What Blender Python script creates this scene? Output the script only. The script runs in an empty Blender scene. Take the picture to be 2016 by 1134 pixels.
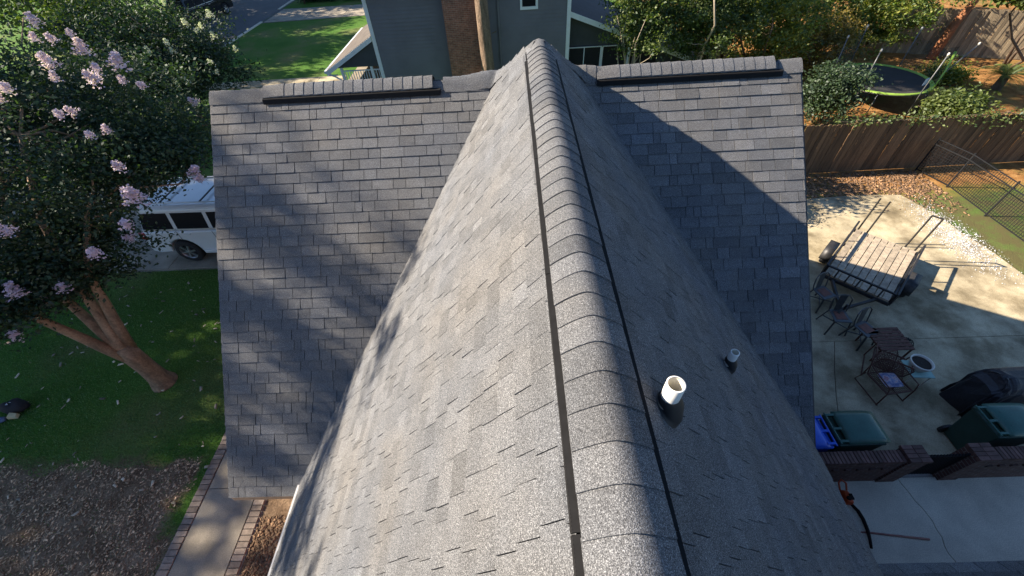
import bpy, math, random
import numpy as np
from mathutils import Vector, Matrix

# ------------------------------------------------------------------ camera, sky, sun, exposure
scene = bpy.context.scene
COL = scene.collection
G = 6.8                                    # height of the main ridge above the ground
cam_d = bpy.data.cameras.new('camera'); cam = bpy.data.objects.new('camera', cam_d); COL.objects.link(cam)
scene.camera = cam
CAM = Vector((-0.305, 0.0, G + 1.428))
CR = Vector((0.99875617, -0.01209942, -0.04837065)); CU = Vector((0.04194413, 0.72840879, 0.68385768)); CF = Vector((-0.02695933, 0.68503594, -0.72801027))
cam.matrix_world = Matrix(((CR.x, CU.x, -CF.x, CAM.x), (CR.y, CU.y, -CF.y, CAM.y), (CR.z, CU.z, -CF.z, CAM.z), (0, 0, 0, 1)))
cam_d.sensor_width = 36.0; cam_d.lens = 791.73 / 2016 * 36.0; cam_d.clip_start = 0.05; cam_d.clip_end = 600

LDIR = Vector((1.66, -0.2, -1.0)).normalized()          # the way sunlight travels
world = bpy.data.worlds.new('World'); scene.world = world; world.use_nodes = True
wn = world.node_tree.nodes; wl = world.node_tree.links
bg = wn['Background']; sky = wn.new('ShaderNodeTexSky'); sky.sky_type = 'NISHITA'; sky.sun_disc = False
sky.sun_elevation = math.asin(-LDIR.z); sky.sun_rotation = math.atan2(-LDIR.x, -LDIR.y)
wl.new(sky.outputs[0], bg.inputs[0]); sky.ozone_density = 5.0; sky.dust_density = 0.3; sky.air_density = 1.0; bg.inputs[1].default_value = 0.058
sun_d = bpy.data.lights.new('sun', 'SUN'); sun = bpy.data.objects.new('sun', sun_d); COL.objects.link(sun)
sun_d.energy = 5.0; sun_d.angle = math.radians(0.53); sun_d.color = (1.0, 0.86, 0.68)
sun.rotation_euler = LDIR.to_track_quat('-Z', 'Y').to_euler(); sun.location = (-30, 6, 25)
scene.view_settings.view_transform = 'Standard'; scene.view_settings.look = 'None'
scene.view_settings.exposure = 1.68; scene.view_settings.gamma = 1.0; scene.view_settings.use_curve_mapping = False
scene.cycles.max_bounces = 6; scene.cycles.transparent_max_bounces = 8

# ------------------------------------------------------------------ helpers
RS = np.random.RandomState
WL = {}                                     # world location of every object that can be a parent
def vec(p): return np.asarray(p, dtype=float)

class MB:
    def __init__(s): s.V = []; s.F = []; s.T = []; s.tone = 1.0
    def add(s, vs, fs):
        b = len(s.V); s.V.extend([tuple(map(float, v)) for v in vs]); s.T.extend([s.tone] * len(vs))
        s.F.extend([tuple(i + b for i in f) for f in fs]); return s
    def hexa(s, p):                         # 4 bottom corners, 4 top corners
        return s.add(p, [(3, 2, 1, 0), (4, 5, 6, 7), (0, 1, 5, 4), (1, 2, 6, 5), (2, 3, 7, 6), (3, 0, 4, 7)])
    def box(s, c, d, R=None):
        c = Vector(c); hx, hy, hz = d[0] / 2, d[1] / 2, d[2] / 2
        p = [Vector(q) for q in ((-hx, -hy, -hz), (hx, -hy, -hz), (hx, hy, -hz), (-hx, hy, -hz), (-hx, -hy, hz), (hx, -hy, hz), (hx, hy, hz), (-hx, hy, hz))]
        if R is not None: p = [R @ q for q in p]
        return s.hexa([q + c for q in p])
    def lohi(s, a, b):
        return s.box([(a[i] + b[i]) / 2 for i in range(3)], [abs(b[i] - a[i]) for i in range(3)])
    def bar(s, a, b, w, h=None, up=(0, 0, 1)):
        a = Vector(a); b = Vector(b); h = h or w; x = (b - a); L = x.length; x.normalize(); u = Vector(up)
        if abs(x.dot(u)) > 0.98: u = Vector((1, 0, 0))
        y = u.cross(x).normalized(); z = x.cross(y)
        R = Matrix((x, y, z)).transposed()
        return s.box((a + b) / 2, (L, w, h), R)
    def tube(s, pts, r, n=8, cap=True):
        pts = [Vector(p) for p in pts]; m = len(pts); rr = r if isinstance(r, (list, tuple, np.ndarray)) else [r] * m
        vs = []; t0 = None; nrm = None
        for i, p in enumerate(pts):
            t = (pts[min(i + 1, m - 1)] - pts[max(i - 1, 0)]).normalized()
            if nrm is None:
                nrm = t.orthogonal().normalized()
            else:
                nrm = (nrm - t * nrm.dot(t)).normalized()
            bn = t.cross(nrm)
            for k in range(n):
                a = 2 * math.pi * k / n; vs.append(p + (nrm * math.cos(a) + bn * math.sin(a)) * rr[i])
        fs = [(i * n + k, i * n + (k + 1) % n, (i + 1) * n + (k + 1) % n, (i + 1) * n + k) for i in range(m - 1) for k in range(n)]
        if cap: fs += [tuple(range(n - 1, -1, -1)), tuple((m - 1) * n + k for k in range(n))]
        return s.add(vs, fs)
    def lathe(s, prof, c=(0, 0, 0), n=24, R=None):       # prof: (radius, z)
        vs = []
        for r, z in prof:
            for k in range(n):
                a = 2 * math.pi * k / n; q = Vector((r * math.cos(a), r * math.sin(a), z))
                if R is not None: q = R @ q
                vs.append(q + Vector(c))
        fs = [(i * n + k, i * n + (k + 1) % n, (i + 1) * n + (k + 1) % n, (i + 1) * n + k) for i in range(len(prof) - 1) for k in range(n)]
        return s.add(vs, fs)
    def prism(s, poly, f0, f1):             # poly of 2D points; f0/f1 map a 2D point to 3D
        n = len(poly); vs = [f0(q) for q in poly] + [f1(q) for q in poly]
        return s.add(vs, [tuple(range(n - 1, -1, -1)), tuple(range(n, 2 * n))] + [(k, (k + 1) % n, n + (k + 1) % n, n + k) for k in range(n)])
    def slab(s, poly, z0, z1): return s.prism(poly, lambda q: (q[0], q[1], z0), lambda q: (q[0], q[1], z1))

def finish(o, parent, label=None, cat=None, group=None, kind=None):
    COL.objects.link(o)
    if parent is not None: o.parent = parent
    if label: o['label'] = label
    if cat: o['category'] = cat
    if group: o['group'] = group
    if kind: o['kind'] = kind
    return o
def thing(name, label, cat, loc=(0, 0, 0), group=None):
    o = bpy.data.objects.new(name, None); o.empty_display_size = 0.2; o.location = loc; WL[o] = Vector(loc)
    return finish(o, None, label, cat, group)
def mesh_from(name, V, F, T=None):
    me = bpy.data.meshes.new(name); me.from_pydata(V, [], F)
    if T is not None:
        a = me.attributes.new('tone', 'FLOAT', 'POINT'); a.data.foreach_set('value', np.asarray(T, dtype=np.float32))
    me.update(); return me
def build(mb, name, mat, parent=None, smooth=False, bevel=0, origin=None, label=None, cat=None, group=None, kind=None, tone=False, seg=2, sub=0):
    off = WL.get(parent, Vector((0, 0, 0))) if parent is not None else Vector((0, 0, 0))
    org = Vector(origin) if origin is not None else off
    V = [(v[0] - org.x, v[1] - org.y, v[2] - org.z) for v in mb.V]
    me = mesh_from(name, V, mb.F, mb.T if tone else None); me.materials.append(mat)
    if smooth:
        me.polygons.foreach_set('use_smooth', [True] * len(me.polygons))
    o = bpy.data.objects.new(name, me); o.location = org - off; WL[o] = org
    finish(o, parent, label, cat, group, kind)
    if bevel:
        m = o.modifiers.new('bevel', 'BEVEL'); m.width = bevel; m.segments = seg; m.limit_method = 'ANGLE'; m.angle_limit = math.radians(35)
    if sub:
        m = o.modifiers.new('sub', 'SUBSURF'); m.levels = sub; m.render_levels = sub
    if smooth and not sub:
        m = o.modifiers.new('wn', 'WEIGHTED_NORMAL') if bevel else None
    return o
def big_mesh(name, V, F4, mat, T=None, parent=None, label=None, cat=None, kind=None, origin=None, smooth=False):
    """numpy vertices (N,3) and faces (M,k)"""
    off = WL.get(parent, Vector((0, 0, 0))) if parent is not None else Vector((0, 0, 0))
    org = Vector(origin) if origin is not None else off
    V = np.asarray(V, dtype=np.float32) - np.array(org, dtype=np.float32)
    me = bpy.data.meshes.new(name); k = F4.shape[1]; m = len(F4)
    me.vertices.add(len(V)); me.vertices.foreach_set('co', V.ravel())
    me.loops.add(m * k); me.loops.foreach_set('vertex_index', F4.astype(np.int32).ravel())
    me.polygons.add(m); me.polygons.foreach_set('loop_start', np.arange(0, m * k, k, dtype=np.int32)); me.polygons.foreach_set('loop_total', np.full(m, k, dtype=np.int32))
    if T is not None:
        a = me.attributes.new('tone', 'FLOAT', 'POINT'); a.data.foreach_set('value', np.asarray(T, dtype=np.float32))
    me.update(calc_edges=True); me.validate(); me.materials.append(mat)
    if smooth: me.polygons.foreach_set('use_smooth', [True] * m)
    o = bpy.data.objects.new(name, me); o.location = org - off; WL[o] = org
    return finish(o, parent, label, cat, None, kind)
def copy_tree(o, parent=None):
    c = o.copy(); COL.objects.link(c); c.parent = parent
    for ch in [x for x in bpy.data.objects if x.parent == o]: copy_tree(ch, c)
    return c

# ------------------------------------------------------------------ materials
def nodes(name):
    m = bpy.data.materials.new(name); m.use_nodes = True; nt = m.node_tree; return m, nt, nt.nodes, nt.links, nt.nodes['Principled BSDF']
def math_n(nt, op, a, b=None, clamp=False):
    n = nt.nodes.new('ShaderNodeMath'); n.operation = op; n.use_clamp = clamp
    for i, v in enumerate((a, b)):
        if v is None: continue
        if isinstance(v, (int, float)): n.inputs[i].default_value = v
        else: nt.links.new(v, n.inputs[i])
    return n.outputs[0]
def mixc(nt, fac, a, b, mode='MIX'):
    n = nt.nodes.new('ShaderNodeMix'); n.data_type = 'RGBA'; n.blend_type = mode
    for s, v in ((n.inputs[0], fac), (n.inputs[6], a), (n.inputs[7], b)):
        if isinstance(v, (int, float)): s.default_value = v
        elif isinstance(v, (tuple, list)): s.default_value = (*v[:3], 1)
        else: nt.links.new(v, s)
    return n.outputs[2]
def noise(nt, scale, detail=3, rough=0.55, vec_=None, stretch=None):
    n = nt.nodes.new('ShaderNodeTexNoise'); n.inputs['Scale'].default_value = scale; n.inputs['Detail'].default_value = detail; n.inputs['Roughness'].default_value = rough
    if vec_ is None:
        g = nt.nodes.new('ShaderNodeNewGeometry'); vec_ = g.outputs['Position']
    if stretch:
        mp = nt.nodes.new('ShaderNodeMapping'); mp.inputs['Scale'].default_value = stretch; nt.links.new(vec_, mp.inputs[0]); vec_ = mp.outputs[0]
    nt.links.new(vec_, n.inputs['Vector']); return n.outputs['Fac']
def ramp(nt, fac, stops):
    r = nt.nodes.new('ShaderNodeValToRGB'); e = r.color_ramp.elements
    while len(e) < len(stops): e.new(0.5)
    for x, (p, c) in zip(e, stops):
        x.position = p; x.color = (*c, 1) if len(c) == 3 else c
    nt.links.new(fac, r.inputs[0]); return r.outputs[0]
def bump(nt, p, h, strength=0.4, dist=0.01):
    b = nt.nodes.new('ShaderNodeBump'); b.inputs['Strength'].default_value = strength; b.inputs['Distance'].default_value = dist
    nt.links.new(h, b.inputs['Height']); nt.links.new(b.outputs[0], p.inputs['Normal'])
def attr(nt, name='tone'):
    a = nt.nodes.new('ShaderNodeAttribute'); a.attribute_name = name; return a.outputs['Fac']
def mat(name, c, rough=0.7, var=0.25, scale=6.0, fine=0, bstr=0.0, bdist=0.01, metal=0.0, spec=0.5, tone=False, c2=None, stretch=None, coat=0.0):
    m, nt, N, L, p = nodes(name)
    f = noise(nt, scale, 5, 0.6, None, stretch)
    c = tuple(c); c2 = c2 or tuple(x * (1 - var) for x in c); ch = tuple(min(1, x * (1 + var * 0.6)) for x in c)
    col = ramp(nt, f, [(0.28, c2), (0.55, c), (0.75, ch)])
    if fine:
        g = noise(nt, fine, 2, 0.7); col = mixc(nt, 1.0, col, ramp(nt, g, [(0.3, (0.72,) * 3), (0.7, (1.2,) * 3)]), 'MULTIPLY')
    if tone:
        cm = N.new('ShaderNodeCombineColor'); a = attr(nt)
        for i in range(3): L.new(a, cm.inputs[i])
        col = mixc(nt, 1.0, col, cm.outputs[0], 'MULTIPLY')
    L.new(col, p.inputs['Base Color']); p.inputs['Roughness'].default_value = rough; p.inputs['Metallic'].default_value = metal
    p.inputs['Specular IOR Level'].default_value = spec; p.inputs['Coat Weight'].default_value = coat
    if bstr: bump(nt, p, noise(nt, fine or scale * 6, 4, 0.65, None, stretch), bstr, bdist)
    return m
def leaf_mat(name, c, c2, trans=0.35):
    m, nt, N, L, p = nodes(name); N.remove(p); out = N['Material Output']
    col = ramp(nt, attr(nt), [(0.0, c2), (1.0, c)])
    d = N.new('ShaderNodeBsdfDiffuse'); t = N.new('ShaderNodeBsdfTranslucent'); g = N.new('ShaderNodeBsdfGlossy'); g.inputs['Roughness'].default_value = 0.6
    L.new(col, d.inputs[0]); L.new(mixc(nt, 1.0, col, (1.0, 1.15, 0.45), 'MULTIPLY'), t.inputs[0]); g.inputs[0].default_value = (0.75, 0.8, 0.85, 1)
    m1 = N.new('ShaderNodeMixShader'); m1.inputs[0].default_value = trans; L.new(d.outputs[0], m1.inputs[1]); L.new(t.outputs[0], m1.inputs[2])
    m2 = N.new('ShaderNodeMixShader'); m2.inputs[0].default_value = 0.045; L.new(m1.outputs[0], m2.inputs[1]); L.new(g.outputs[0], m2.inputs[2])
    L.new(m2.outputs[0], out.inputs[0]); return m
def shingle_mat():
    m, nt, N, L, p = nodes('asphalt_shingle')
    a = attr(nt); oi = N.new('ShaderNodeObjectInfo'); sp = N.new('ShaderNodeSeparateColor'); L.new(oi.outputs['Color'], sp.inputs[0])
    t = math_n(nt, 'MULTIPLY', a, sp.outputs[0])
    gr = noise(nt, 250, 2, 0.75); gr2 = noise(nt, 95, 2, 0.6); patch = noise(nt, 1.1, 3, 0.5); patch2 = noise(nt, 5.0, 3, 0.6)
    base = ramp(nt, patch, [(0.3, (0.140, 0.150, 0.170)), (0.5, (0.152, 0.157, 0.168)), (0.7, (0.168, 0.165, 0.164))])
    base = mixc(nt, 1.0, base, ramp(nt, patch2, [(0.25, (0.90,) * 3), (0.75, (1.08,) * 3)]), 'MULTIPLY')
    g = ramp(nt, gr, [(0.30, (0.26, 0.26, 0.27)), (0.46, (0.72, 0.72, 0.72)), (0.55, (1.12, 1.12, 1.11)), (0.65, (2.5, 2.48, 2.42))])
    g2 = ramp(nt, gr2, [(0.3, (0.72,) * 3), (0.7, (1.25,) * 3)])
    col = mixc(nt, 1.0, base, g, 'MULTIPLY'); col = mixc(nt, 1.0, col, g2, 'MULTIPLY')
    cm = N.new('ShaderNodeCombineColor')
    for i in range(3): L.new(t, cm.inputs[i])
    col = mixc(nt, 1.0, col, cm.outputs[0], 'MULTIPLY')
    L.new(col, p.inputs['Base Color']); p.inputs['Roughness'].default_value = 0.92; p.inputs['Specular IOR Level'].default_value = 0.25
    h = math_n(nt, 'ADD', gr, math_n(nt, 'MULTIPLY', gr2, 0.6))
    bump(nt, p, h, 1.0, 0.009)
    return m
def brick_mat(name, c1, c2, mortar, sx, sy, axis='XZ'):
    m, nt, N, L, p = nodes(name)
    g = N.new('ShaderNodeNewGeometry'); s = N.new('ShaderNodeSeparateXYZ'); L.new(g.outputs['Position'], s.inputs[0]); cb = N.new('ShaderNodeCombineXYZ')
    u = math_n(nt, 'ADD', s.outputs['X'], s.outputs['Y']); L.new(u, cb.inputs[0]); L.new(s.outputs['Z'], cb.inputs[1])
    b = N.new('ShaderNodeTexBrick'); L.new(cb.outputs[0], b.inputs['Vector']); b.inputs['Scale'].default_value = 1.0
    b.inputs['Color1'].default_value = (*c1, 1); b.inputs['Color2'].default_value = (*c2, 1); b.inputs['Mortar'].default_value = (*mortar, 1)
    b.inputs['Brick Width'].default_value = sx; b.inputs['Row Height'].default_value = sy; b.inputs['Mortar Size'].default_value = 0.006; b.inputs['Mortar Smooth'].default_value = 0.3
    col = mixc(nt, 1.0, b.outputs[0], ramp(nt, noise(nt, 7, 4), [(0.3, (0.7,) * 3), (0.7, (1.2,) * 3)]), 'MULTIPLY')
    L.new(col, p.inputs['Base Color']); p.inputs['Roughness'].default_value = 0.9
    bump(nt, p, math_n(nt, 'SUBTRACT', 1.0, b.outputs['Fac']), 0.5, 0.008); return m

M = {}
M['shingle'] = shingle_mat()
M['felt'] = mat('roof_felt', (0.022, 0.022, 0.024), 0.95, 0.2)
M['black_plastic'] = mat('black_plastic', (0.012, 0.012, 0.013), 0.75, 0.3, 20, spec=.15)
M['pvc'] = mat('white_pvc', (0.80, 0.79, 0.75), 0.35, 0.10, 9)
M['pvc_in'] = mat('pvc_inside', (0.74, 0.70, 0.60), 0.5, 0.15, 9)
M['rubber'] = mat('black_rubber', (0.02, 0.02, 0.022), 0.6, 0.3, 30)
M['white_paint'] = mat('white_paint', (0.74, 0.75, 0.76), 0.5, 0.08, 8)
M['grey_paint'] = mat('pale_grey_paint', (0.45, 0.46, 0.47), 0.55, 0.12, 8)
M['drip'] = mat('tan_drip_edge', (0.42, 0.32, 0.2), 0.45, 0.15, 8)
M['drip_dark'] = mat('dark_drip_edge', (0.06, 0.055, 0.05), 0.45, 0.2, 8)
M['brick'] = mat('red_brick', (0.20, 0.068, 0.045), 0.9, 0.35, 9, 160, 0.5, 0.004, tone=True)
M['brick_dull'] = mat('dull_brown_brick', (0.125, 0.068, 0.058), 0.9, 0.35, 9, 160, 0.5, 0.004, tone=True)
M['brick_pave'] = mat('paver_brick', (0.29, 0.23, 0.185), 0.92, 0.45, 7, 140, 0.5, 0.004, tone=True)
M['mortar'] = mat('mortar', (0.27, 0.25, 0.235), 0.95, 0.2, 20, 200, 0.4, 0.003)
M['house_brick'] = brick_mat('house_brick', (0.24, 0.075, 0.045), (0.19, 0.06, 0.04), (0.36, 0.30, 0.26), 0.21, 0.075)

# ================================================================== THE HOUSE WITH THE NEW ROOF
YC, DD, M2 = 5.827, 0.570, 0.955            # cross ridge: place, drop below main ridge, slope
XL, XR, RUN = -4.492, 3.498, 4.055
YH = YC - DD / M2                           # far end of the main ridge
W0, Z0 = 0.148, -0.117
ML, MR = 1.265, 1.196
XEL, XER = -3.46, 3.36
Y_NEAR = -2.2
def zmain(x): return G + Z0 + (ML if x < 0 else MR) * (W0 - abs(x))
def yvalley(z): return YC - (G - DD - z) / M2
def yhip(z): return YC - (z - (G - DD)) / M2
house = thing('shingled_house', 'brick house under a grey shingle roof with crossing gables, filling the middle', 'house', (0, 3.8, 0))

# deck: all roof planes, a little below the shingles
mb = MB()
def zc(y): return G - DD - M2 * abs(YC - y)
mb.add([(XL, YC, zc(YC)), (XR, YC, zc(YC)), (XR, YC - RUN, zc(YC - RUN)), (XL, YC - RUN, zc(YC - RUN))], [(0, 3, 2, 1)])
mb.add([(XL, YC, zc(YC)), (XR, YC, zc(YC)), (XR, YC + 3.3, zc(YC + RUN)), (XL, YC + 3.3, zc(YC + RUN))], [(0, 1, 2, 3)])
zr = zmain(0)
for xe, m in ((XEL, ML), (XER, MR)):
    s = 1 if xe > 0 else -1
    xj = s * (W0 + (DD + Z0) / m)           # where the slope meets the cross ridge
    ze = zmain(xe)
    P = [(0, Y_NEAR, G - 0.062), (0, YH, G - 0.062), (s * 0.1, YH, zmain(s * 0.1)), (s * 0.1, Y_NEAR, zmain(s * 0.1)), (xj, YC, G - DD), (xe, yvalley(ze), ze), (xe, Y_NEAR, ze)]
    mb.add(P, [q if s > 0 else q[::-1] for q in ((0, 1, 2, 3), (3, 2, 4, 5, 6))])
xjl = -(W0 + (DD + Z0) / ML); xjr = W0 + (DD + Z0) / MR
mb.add([(0, YH, G - 0.062), (-0.1, YH, zmain(-0.1)), (xjl, YC, G - DD), (xjr, YC, G - DD), (0.1, YH, zmain(0.1))], [(0, 1, 2, 3, 4)])
# near wing, only its eave shows at the bottom right
EY, EZ = 0.78, 2.5
mb.add([(2.6, EY, EZ), (9.5, EY, EZ), (9.5, EY - 3.6, EZ + 3.6 * M2), (1.5, EY - 3.6, EZ + 3.6 * M2)], [(0, 1, 2, 3)])
mb.add([(9.5, EY - 7.2, EZ), (9.5, EY - 3.6, EZ + 3.6 * M2), (1.5, EY - 3.6, EZ + 3.6 * M2), (1.5, EY - 7.2, EZ)], [(0, 1, 2, 3)])
roof = build(mb, 'roof', M['felt'], house)

# shingles ---------------------------------------------------------------
EXP = 0.1435
rg = RS(7)
tabs = []                                   # (origin, A, U, N, width, length, thick, tone)
def lay(O, A, U, slope_len, extent, start=0.0, gap=0.0075, sd=0.12, wf=1.0):
    """courses from the eave (O) up the slope; extent(s) gives the row's span along A at slope distance s"""
    O = Vector(O); A = Vector(A).normalized(); U = Vector(U).normalized(); Nn = A.cross(U).normalized()
    if Nn.z < 0: Nn = -Nn
    k = 0; s = start
    while s < slope_len - 0.02:
        a0, a1 = extent(s)
        if a1 - a0 > 0.03:
            x = a0 - (rg.rand() * 0.25 if k else 0); rowlift = rg.uniform(-0.003, 0.003)
            x = max(x, a0) if True else x
            w = rg.choice([0.08, 0.14, 0.19, 0.24])
            while x < a1 - 0.005:
                ww = min(w, a1 - x)
                tn = float(np.clip(rg.normal(1.0, sd), 0.72, 1.25))
                if rg.rand() < 0.16: tn *= 1 - 1.6 * sd
                tabs.append((O + A * x + U * (s + rowlift), A, U, Nn, ww - gap, min(EXP * 1.16, slope_len - s + 0.01), float(rg.choice([0.013, 0.016, 0.019])), tn))
                x += ww; w = rg.choice([0.10, 0.17, 0.21, 0.25, 0.28, 0.31, 0.34], p=[.08, .12, .18, .22, .2, .13, .07]); w *= rg.uniform(0.94, 1.06) * wf
        s += EXP; k += 1
c43 = math.atan(M2); SLC = RUN / math.cos(c43)
U_c = (0, math.cos(c43), math.sin(c43))
zE = zc(YC - RUN)
def ext_left(s):
    z = zE + s * math.sin(c43)
    xv = -(W0 + (G + Z0 - z) / ML); return (0.0, min(xv, -0.35) - XL + 0.12)
def ext_right(s):
    z = zE + s * math.sin(c43)
    xv = W0 + (G + Z0 - z) / MR; xv = max(xv, 0.35) - 0.12; return (max(0, xv - XR) if False else xv, XR)
lay((XL - 0.012, YC - RUN - 0.012, zE), (1, 0, 0), U_c, SLC - 0.02, ext_left, 0.0, 0.0075, 0.055)
lay((0, YC - RUN - 0.012, zE), (1, 0, 0), U_c, SLC - 0.02, ext_right, 0.0, 0.0075, 0.11)
for xe, m in ((XEL, ML), (XER, MR)):
    sgn = 1 if xe > 0 else -1; an = math.atan(m); ze = zmain(xe); L_ = (abs(xe) - W0) / math.cos(an)
    Uv = (-sgn * math.cos(an), 0, math.sin(an))
    def ext(s, an=an, ze=ze):
        z = ze + s * math.sin(an)
        y1 = yvalley(z) + 0.10 if z < G - DD else min(yhip(z) - 0.02, 99)
        return (Y_NEAR + 0.5, y1)
    lay((xe + sgn * 0.012, 0, ze), (0, 1, 0), Uv, L_ - 0.005, ext, 0.0, 0.0042, 0.075, 0.72)
an = c43
lay((2.9, EY + 0.01, EZ), (1, 0, 0), (0, -math.cos(an), math.sin(an)), 1.3, lambda s: (0.0, 5.5))

def corners(t):
    O, A, U, Nn, w, l, th, tn = t
    lo, hi = 0.001, th; tl, tt = 0.001, 0.0045
    return [O + Nn * lo, O + A * w + Nn * lo, O + A * w + U * l + Nn * tl, O + U * l + Nn * tl,
            O + Nn * hi, O + A * w + Nn * hi, O + A * w + U * l + Nn * tt, O + U * l + Nn * tt]
FPX = 791.73 / 2016 * 1024
def shown(t):
    q = corners(t)[4:]; pts = []
    for p in q:
        d = p - CAM; z = d.dot(CF)
        if z < 0.2: return 0
        pts.append((FPX * d.dot(CR) / z, FPX * d.dot(CU) / z))
    cx = sum(p[0] for p in pts) / 4; cy = sum(p[1] for p in pts) / 4
    if abs(cx) > 512 or abs(cy) > 288: return 0
    if (q[0] - CAM).dot(t[3]) > 0: return 0
    return abs(sum(pts[i][0] * pts[(i + 1) % 4][1] - pts[(i + 1) % 4][0] * pts[i][1] for i in range(4))) / 2
order = sorted(range(len(tabs)), key=lambda i: -shown(tabs[i]))
single = set(order[:300])
HX = [(3, 2, 1, 0), (4, 5, 6, 7), (0, 1, 5, 4), (1, 2, 6, 5), (2, 3, 7, 6), (3, 0, 4, 7)]
rest = MB(); cache = {}
for i, t in enumerate(tabs):
    flipf = t[1].cross(t[2]).dot(t[3]) < 0
    if i in single:
        w = max(0.04, round(t[4] / 0.04) * 0.04); fx = t[4] / w
        key = (round(w, 3), t[6], round(t[5], 2), flipf)
        if key not in cache:
            base = (Vector((0, 0, 0)), Vector((1, 0, 0)), Vector((0, 1, 0)), Vector((0, 0, -1 if flipf else 1)), key[0], t[5], t[6], 1.0)
            me = mesh_from('shingle', [tuple(p) for p in corners(base)], [f[::-1] for f in HX] if flipf else HX, [1.0] * 8); me.materials.append(M['shingle']); cache[key] = me
        o = bpy.data.objects.new('shingle', cache[key]); COL.objects.link(o); o.parent = roof
        A, U = t[1], t[2]; C3 = A.cross(U)
        Mx = Matrix((A, U, C3)).transposed().to_4x4() @ Matrix.Diagonal((fx, 1, 1, 1)); Mx.translation = t[0] - WL[roof]
        o.matrix_local = Mx; o.color = (t[7], t[7], t[7], 1)
    else:
        rest.tone = t[7]; rest.add(corners(t), [f[::-1] for f in HX] if flipf else HX)
build(rest, 'shingle_courses', M['shingle'], roof, kind='stuff', tone=True)

# ridge caps and ridge vents ----------------------------------------------
def cap_mesh(name, half, drop, length, lift, n=12, th=0.009, flat=0.55):
    """a cap bent over a ridge; runs along local +Y from its butt (y=0)"""
    prof = []
    for i in range(n + 1):
        u = -1 + 2 * i / n; a = abs(u)
        z = -drop * (0.62 * (math.sqrt(a * a + .02) - .1414) / (math.sqrt(1.02) - .1414) + 0.38 * a ** 2.1); prof.append((u * half, z))
    V = []; F = []
    for y, e in ((0.0, lift), (length, 0.0)):
        for (x, z) in prof: V.append((x * (1 + e * 0.9), y, z + e))
        for (x, z) in prof: V.append((x * (1 + e * 0.9), y, z + e - th))
    k = n + 1
    top0 = len(V); V += V[:k] + V[2 * k:3 * k]      # the top skin keeps its own vertices
    F = [(top0 + i, top0 + i + 1, top0 + k + i + 1, top0 + k + i) for i in range(n)]
    for i in range(n):
        F += [(k + i + 1, k + i, 3 * k + i, 3 * k + i + 1), (i + 1, i, k + i, k + i + 1), (2 * k + i, 2 * k + i + 1, 3 * k + i + 1, 3 * k + i)]
    F += [(0, 2 * k, 3 * k, k), (n, k + n, 3 * k + n, 2 * k + n)]
    me = mesh_from(name, V, F, [1.0] * len(V)); me.materials.append(M['shingle']); me.polygons.foreach_set('use_smooth', [i < n for i in range(len(F))])
    return me
def put_cap(me, parent, p, ydir, up, tone, sc=1.0):
    o = bpy.data.objects.new('ridge_cap', me); COL.objects.link(o); o.parent = parent
    y = Vector(ydir).normalized(); x = y.cross(Vector(up)).normalized(); z = x.cross(y)
    Mx = Matrix((x, y, z)).transposed().to_4x4() @ Matrix.Diagonal((sc, 1, sc, 1)); Mx.translation = Vector(p) - WL[parent]
    o.matrix_local = Mx; o.color = (tone, tone, tone, 1); return o
S = 0.1430
ZX = G - DD
rc = RS(11)
def vent_section(parent, p0, p1, half, zdrop, top_drop, deck_m):
    """a plastic ridge vent section under the caps: two louvred edges with fins"""
    p0 = Vector(p0); p1 = Vector(p1); d = (p1 - p0); L = d.length; d.normalize(); side = d.cross(Vector((0, 0, 1))).normalized()
    m = MB()
    for s in (-1, 1):
        a, b = half - 0.028, half + 0.042
        z1 = -top_drop; zb = -zdrop - 0.022
        def q(t, x, z): return p0 + d * t + side * (s * x) + Vector((0, 0, z))
        m.hexa([q(0, a, zb), q(L, a, zb), q(L, b, zb - 0.022), q(0, b, zb - 0.022), q(0, a, z1 - 0.012), q(L, a, z1 - 0.012), q(L, b - 0.014, z1 - 0.020), q(0, b - 0.014, z1 - 0.020)])
        n = int(L / 0.012)
        for i in range(n):
            t = (i + 0.5) * L / n
            m.hexa([q(t, b - 0.014, z1 - 0.034), q(t + 0.004, b - 0.014, z1 - 0.034), q(t + 0.004, b - 0.009, z1 - 0.044), q(t, b - 0.009, z1 - 0.044), q(t, b - 0.014, z1 - 0.019), q(t + 0.004, b - 0.014, z1 - 0.019), q(t + 0.004, b - 0.010, z1 - 0.030), q(t, b - 0.010, z1 - 0.030)])
    return build(m, 'ridge_vent', M['black_plastic'], parent)
main_cap = cap_mesh('ridge_cap', 0.150, 0.090, 0.30, 0.012)
vents = []
y = -0.9
while y < YH - 0.35:
    y2 = min(y + 1.215, YH - 0.34)
    vents.append((y, y2, vent_section(house, (0, y, G), (0, y2, G), 0.148, 0.117, 0.088, ML))); y = y2 + 0.005
for k in range(-16, 27):
    yb = 3.007 - S * k
    if yb > YH - 0.15 or yb < -0.75: continue
    par = next((v for a, b, v in vents if a - 0.2 <= yb <= b + 0.35), vents[-1][2])
    tn = float(np.clip(rc.normal(0.97, 0.11), 0.72, 1.2))
    put_cap(main_cap, par, (rc.uniform(-.003, .003), yb, G), (0, 1, -0.016), (0, 0, 1), tn)
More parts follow.
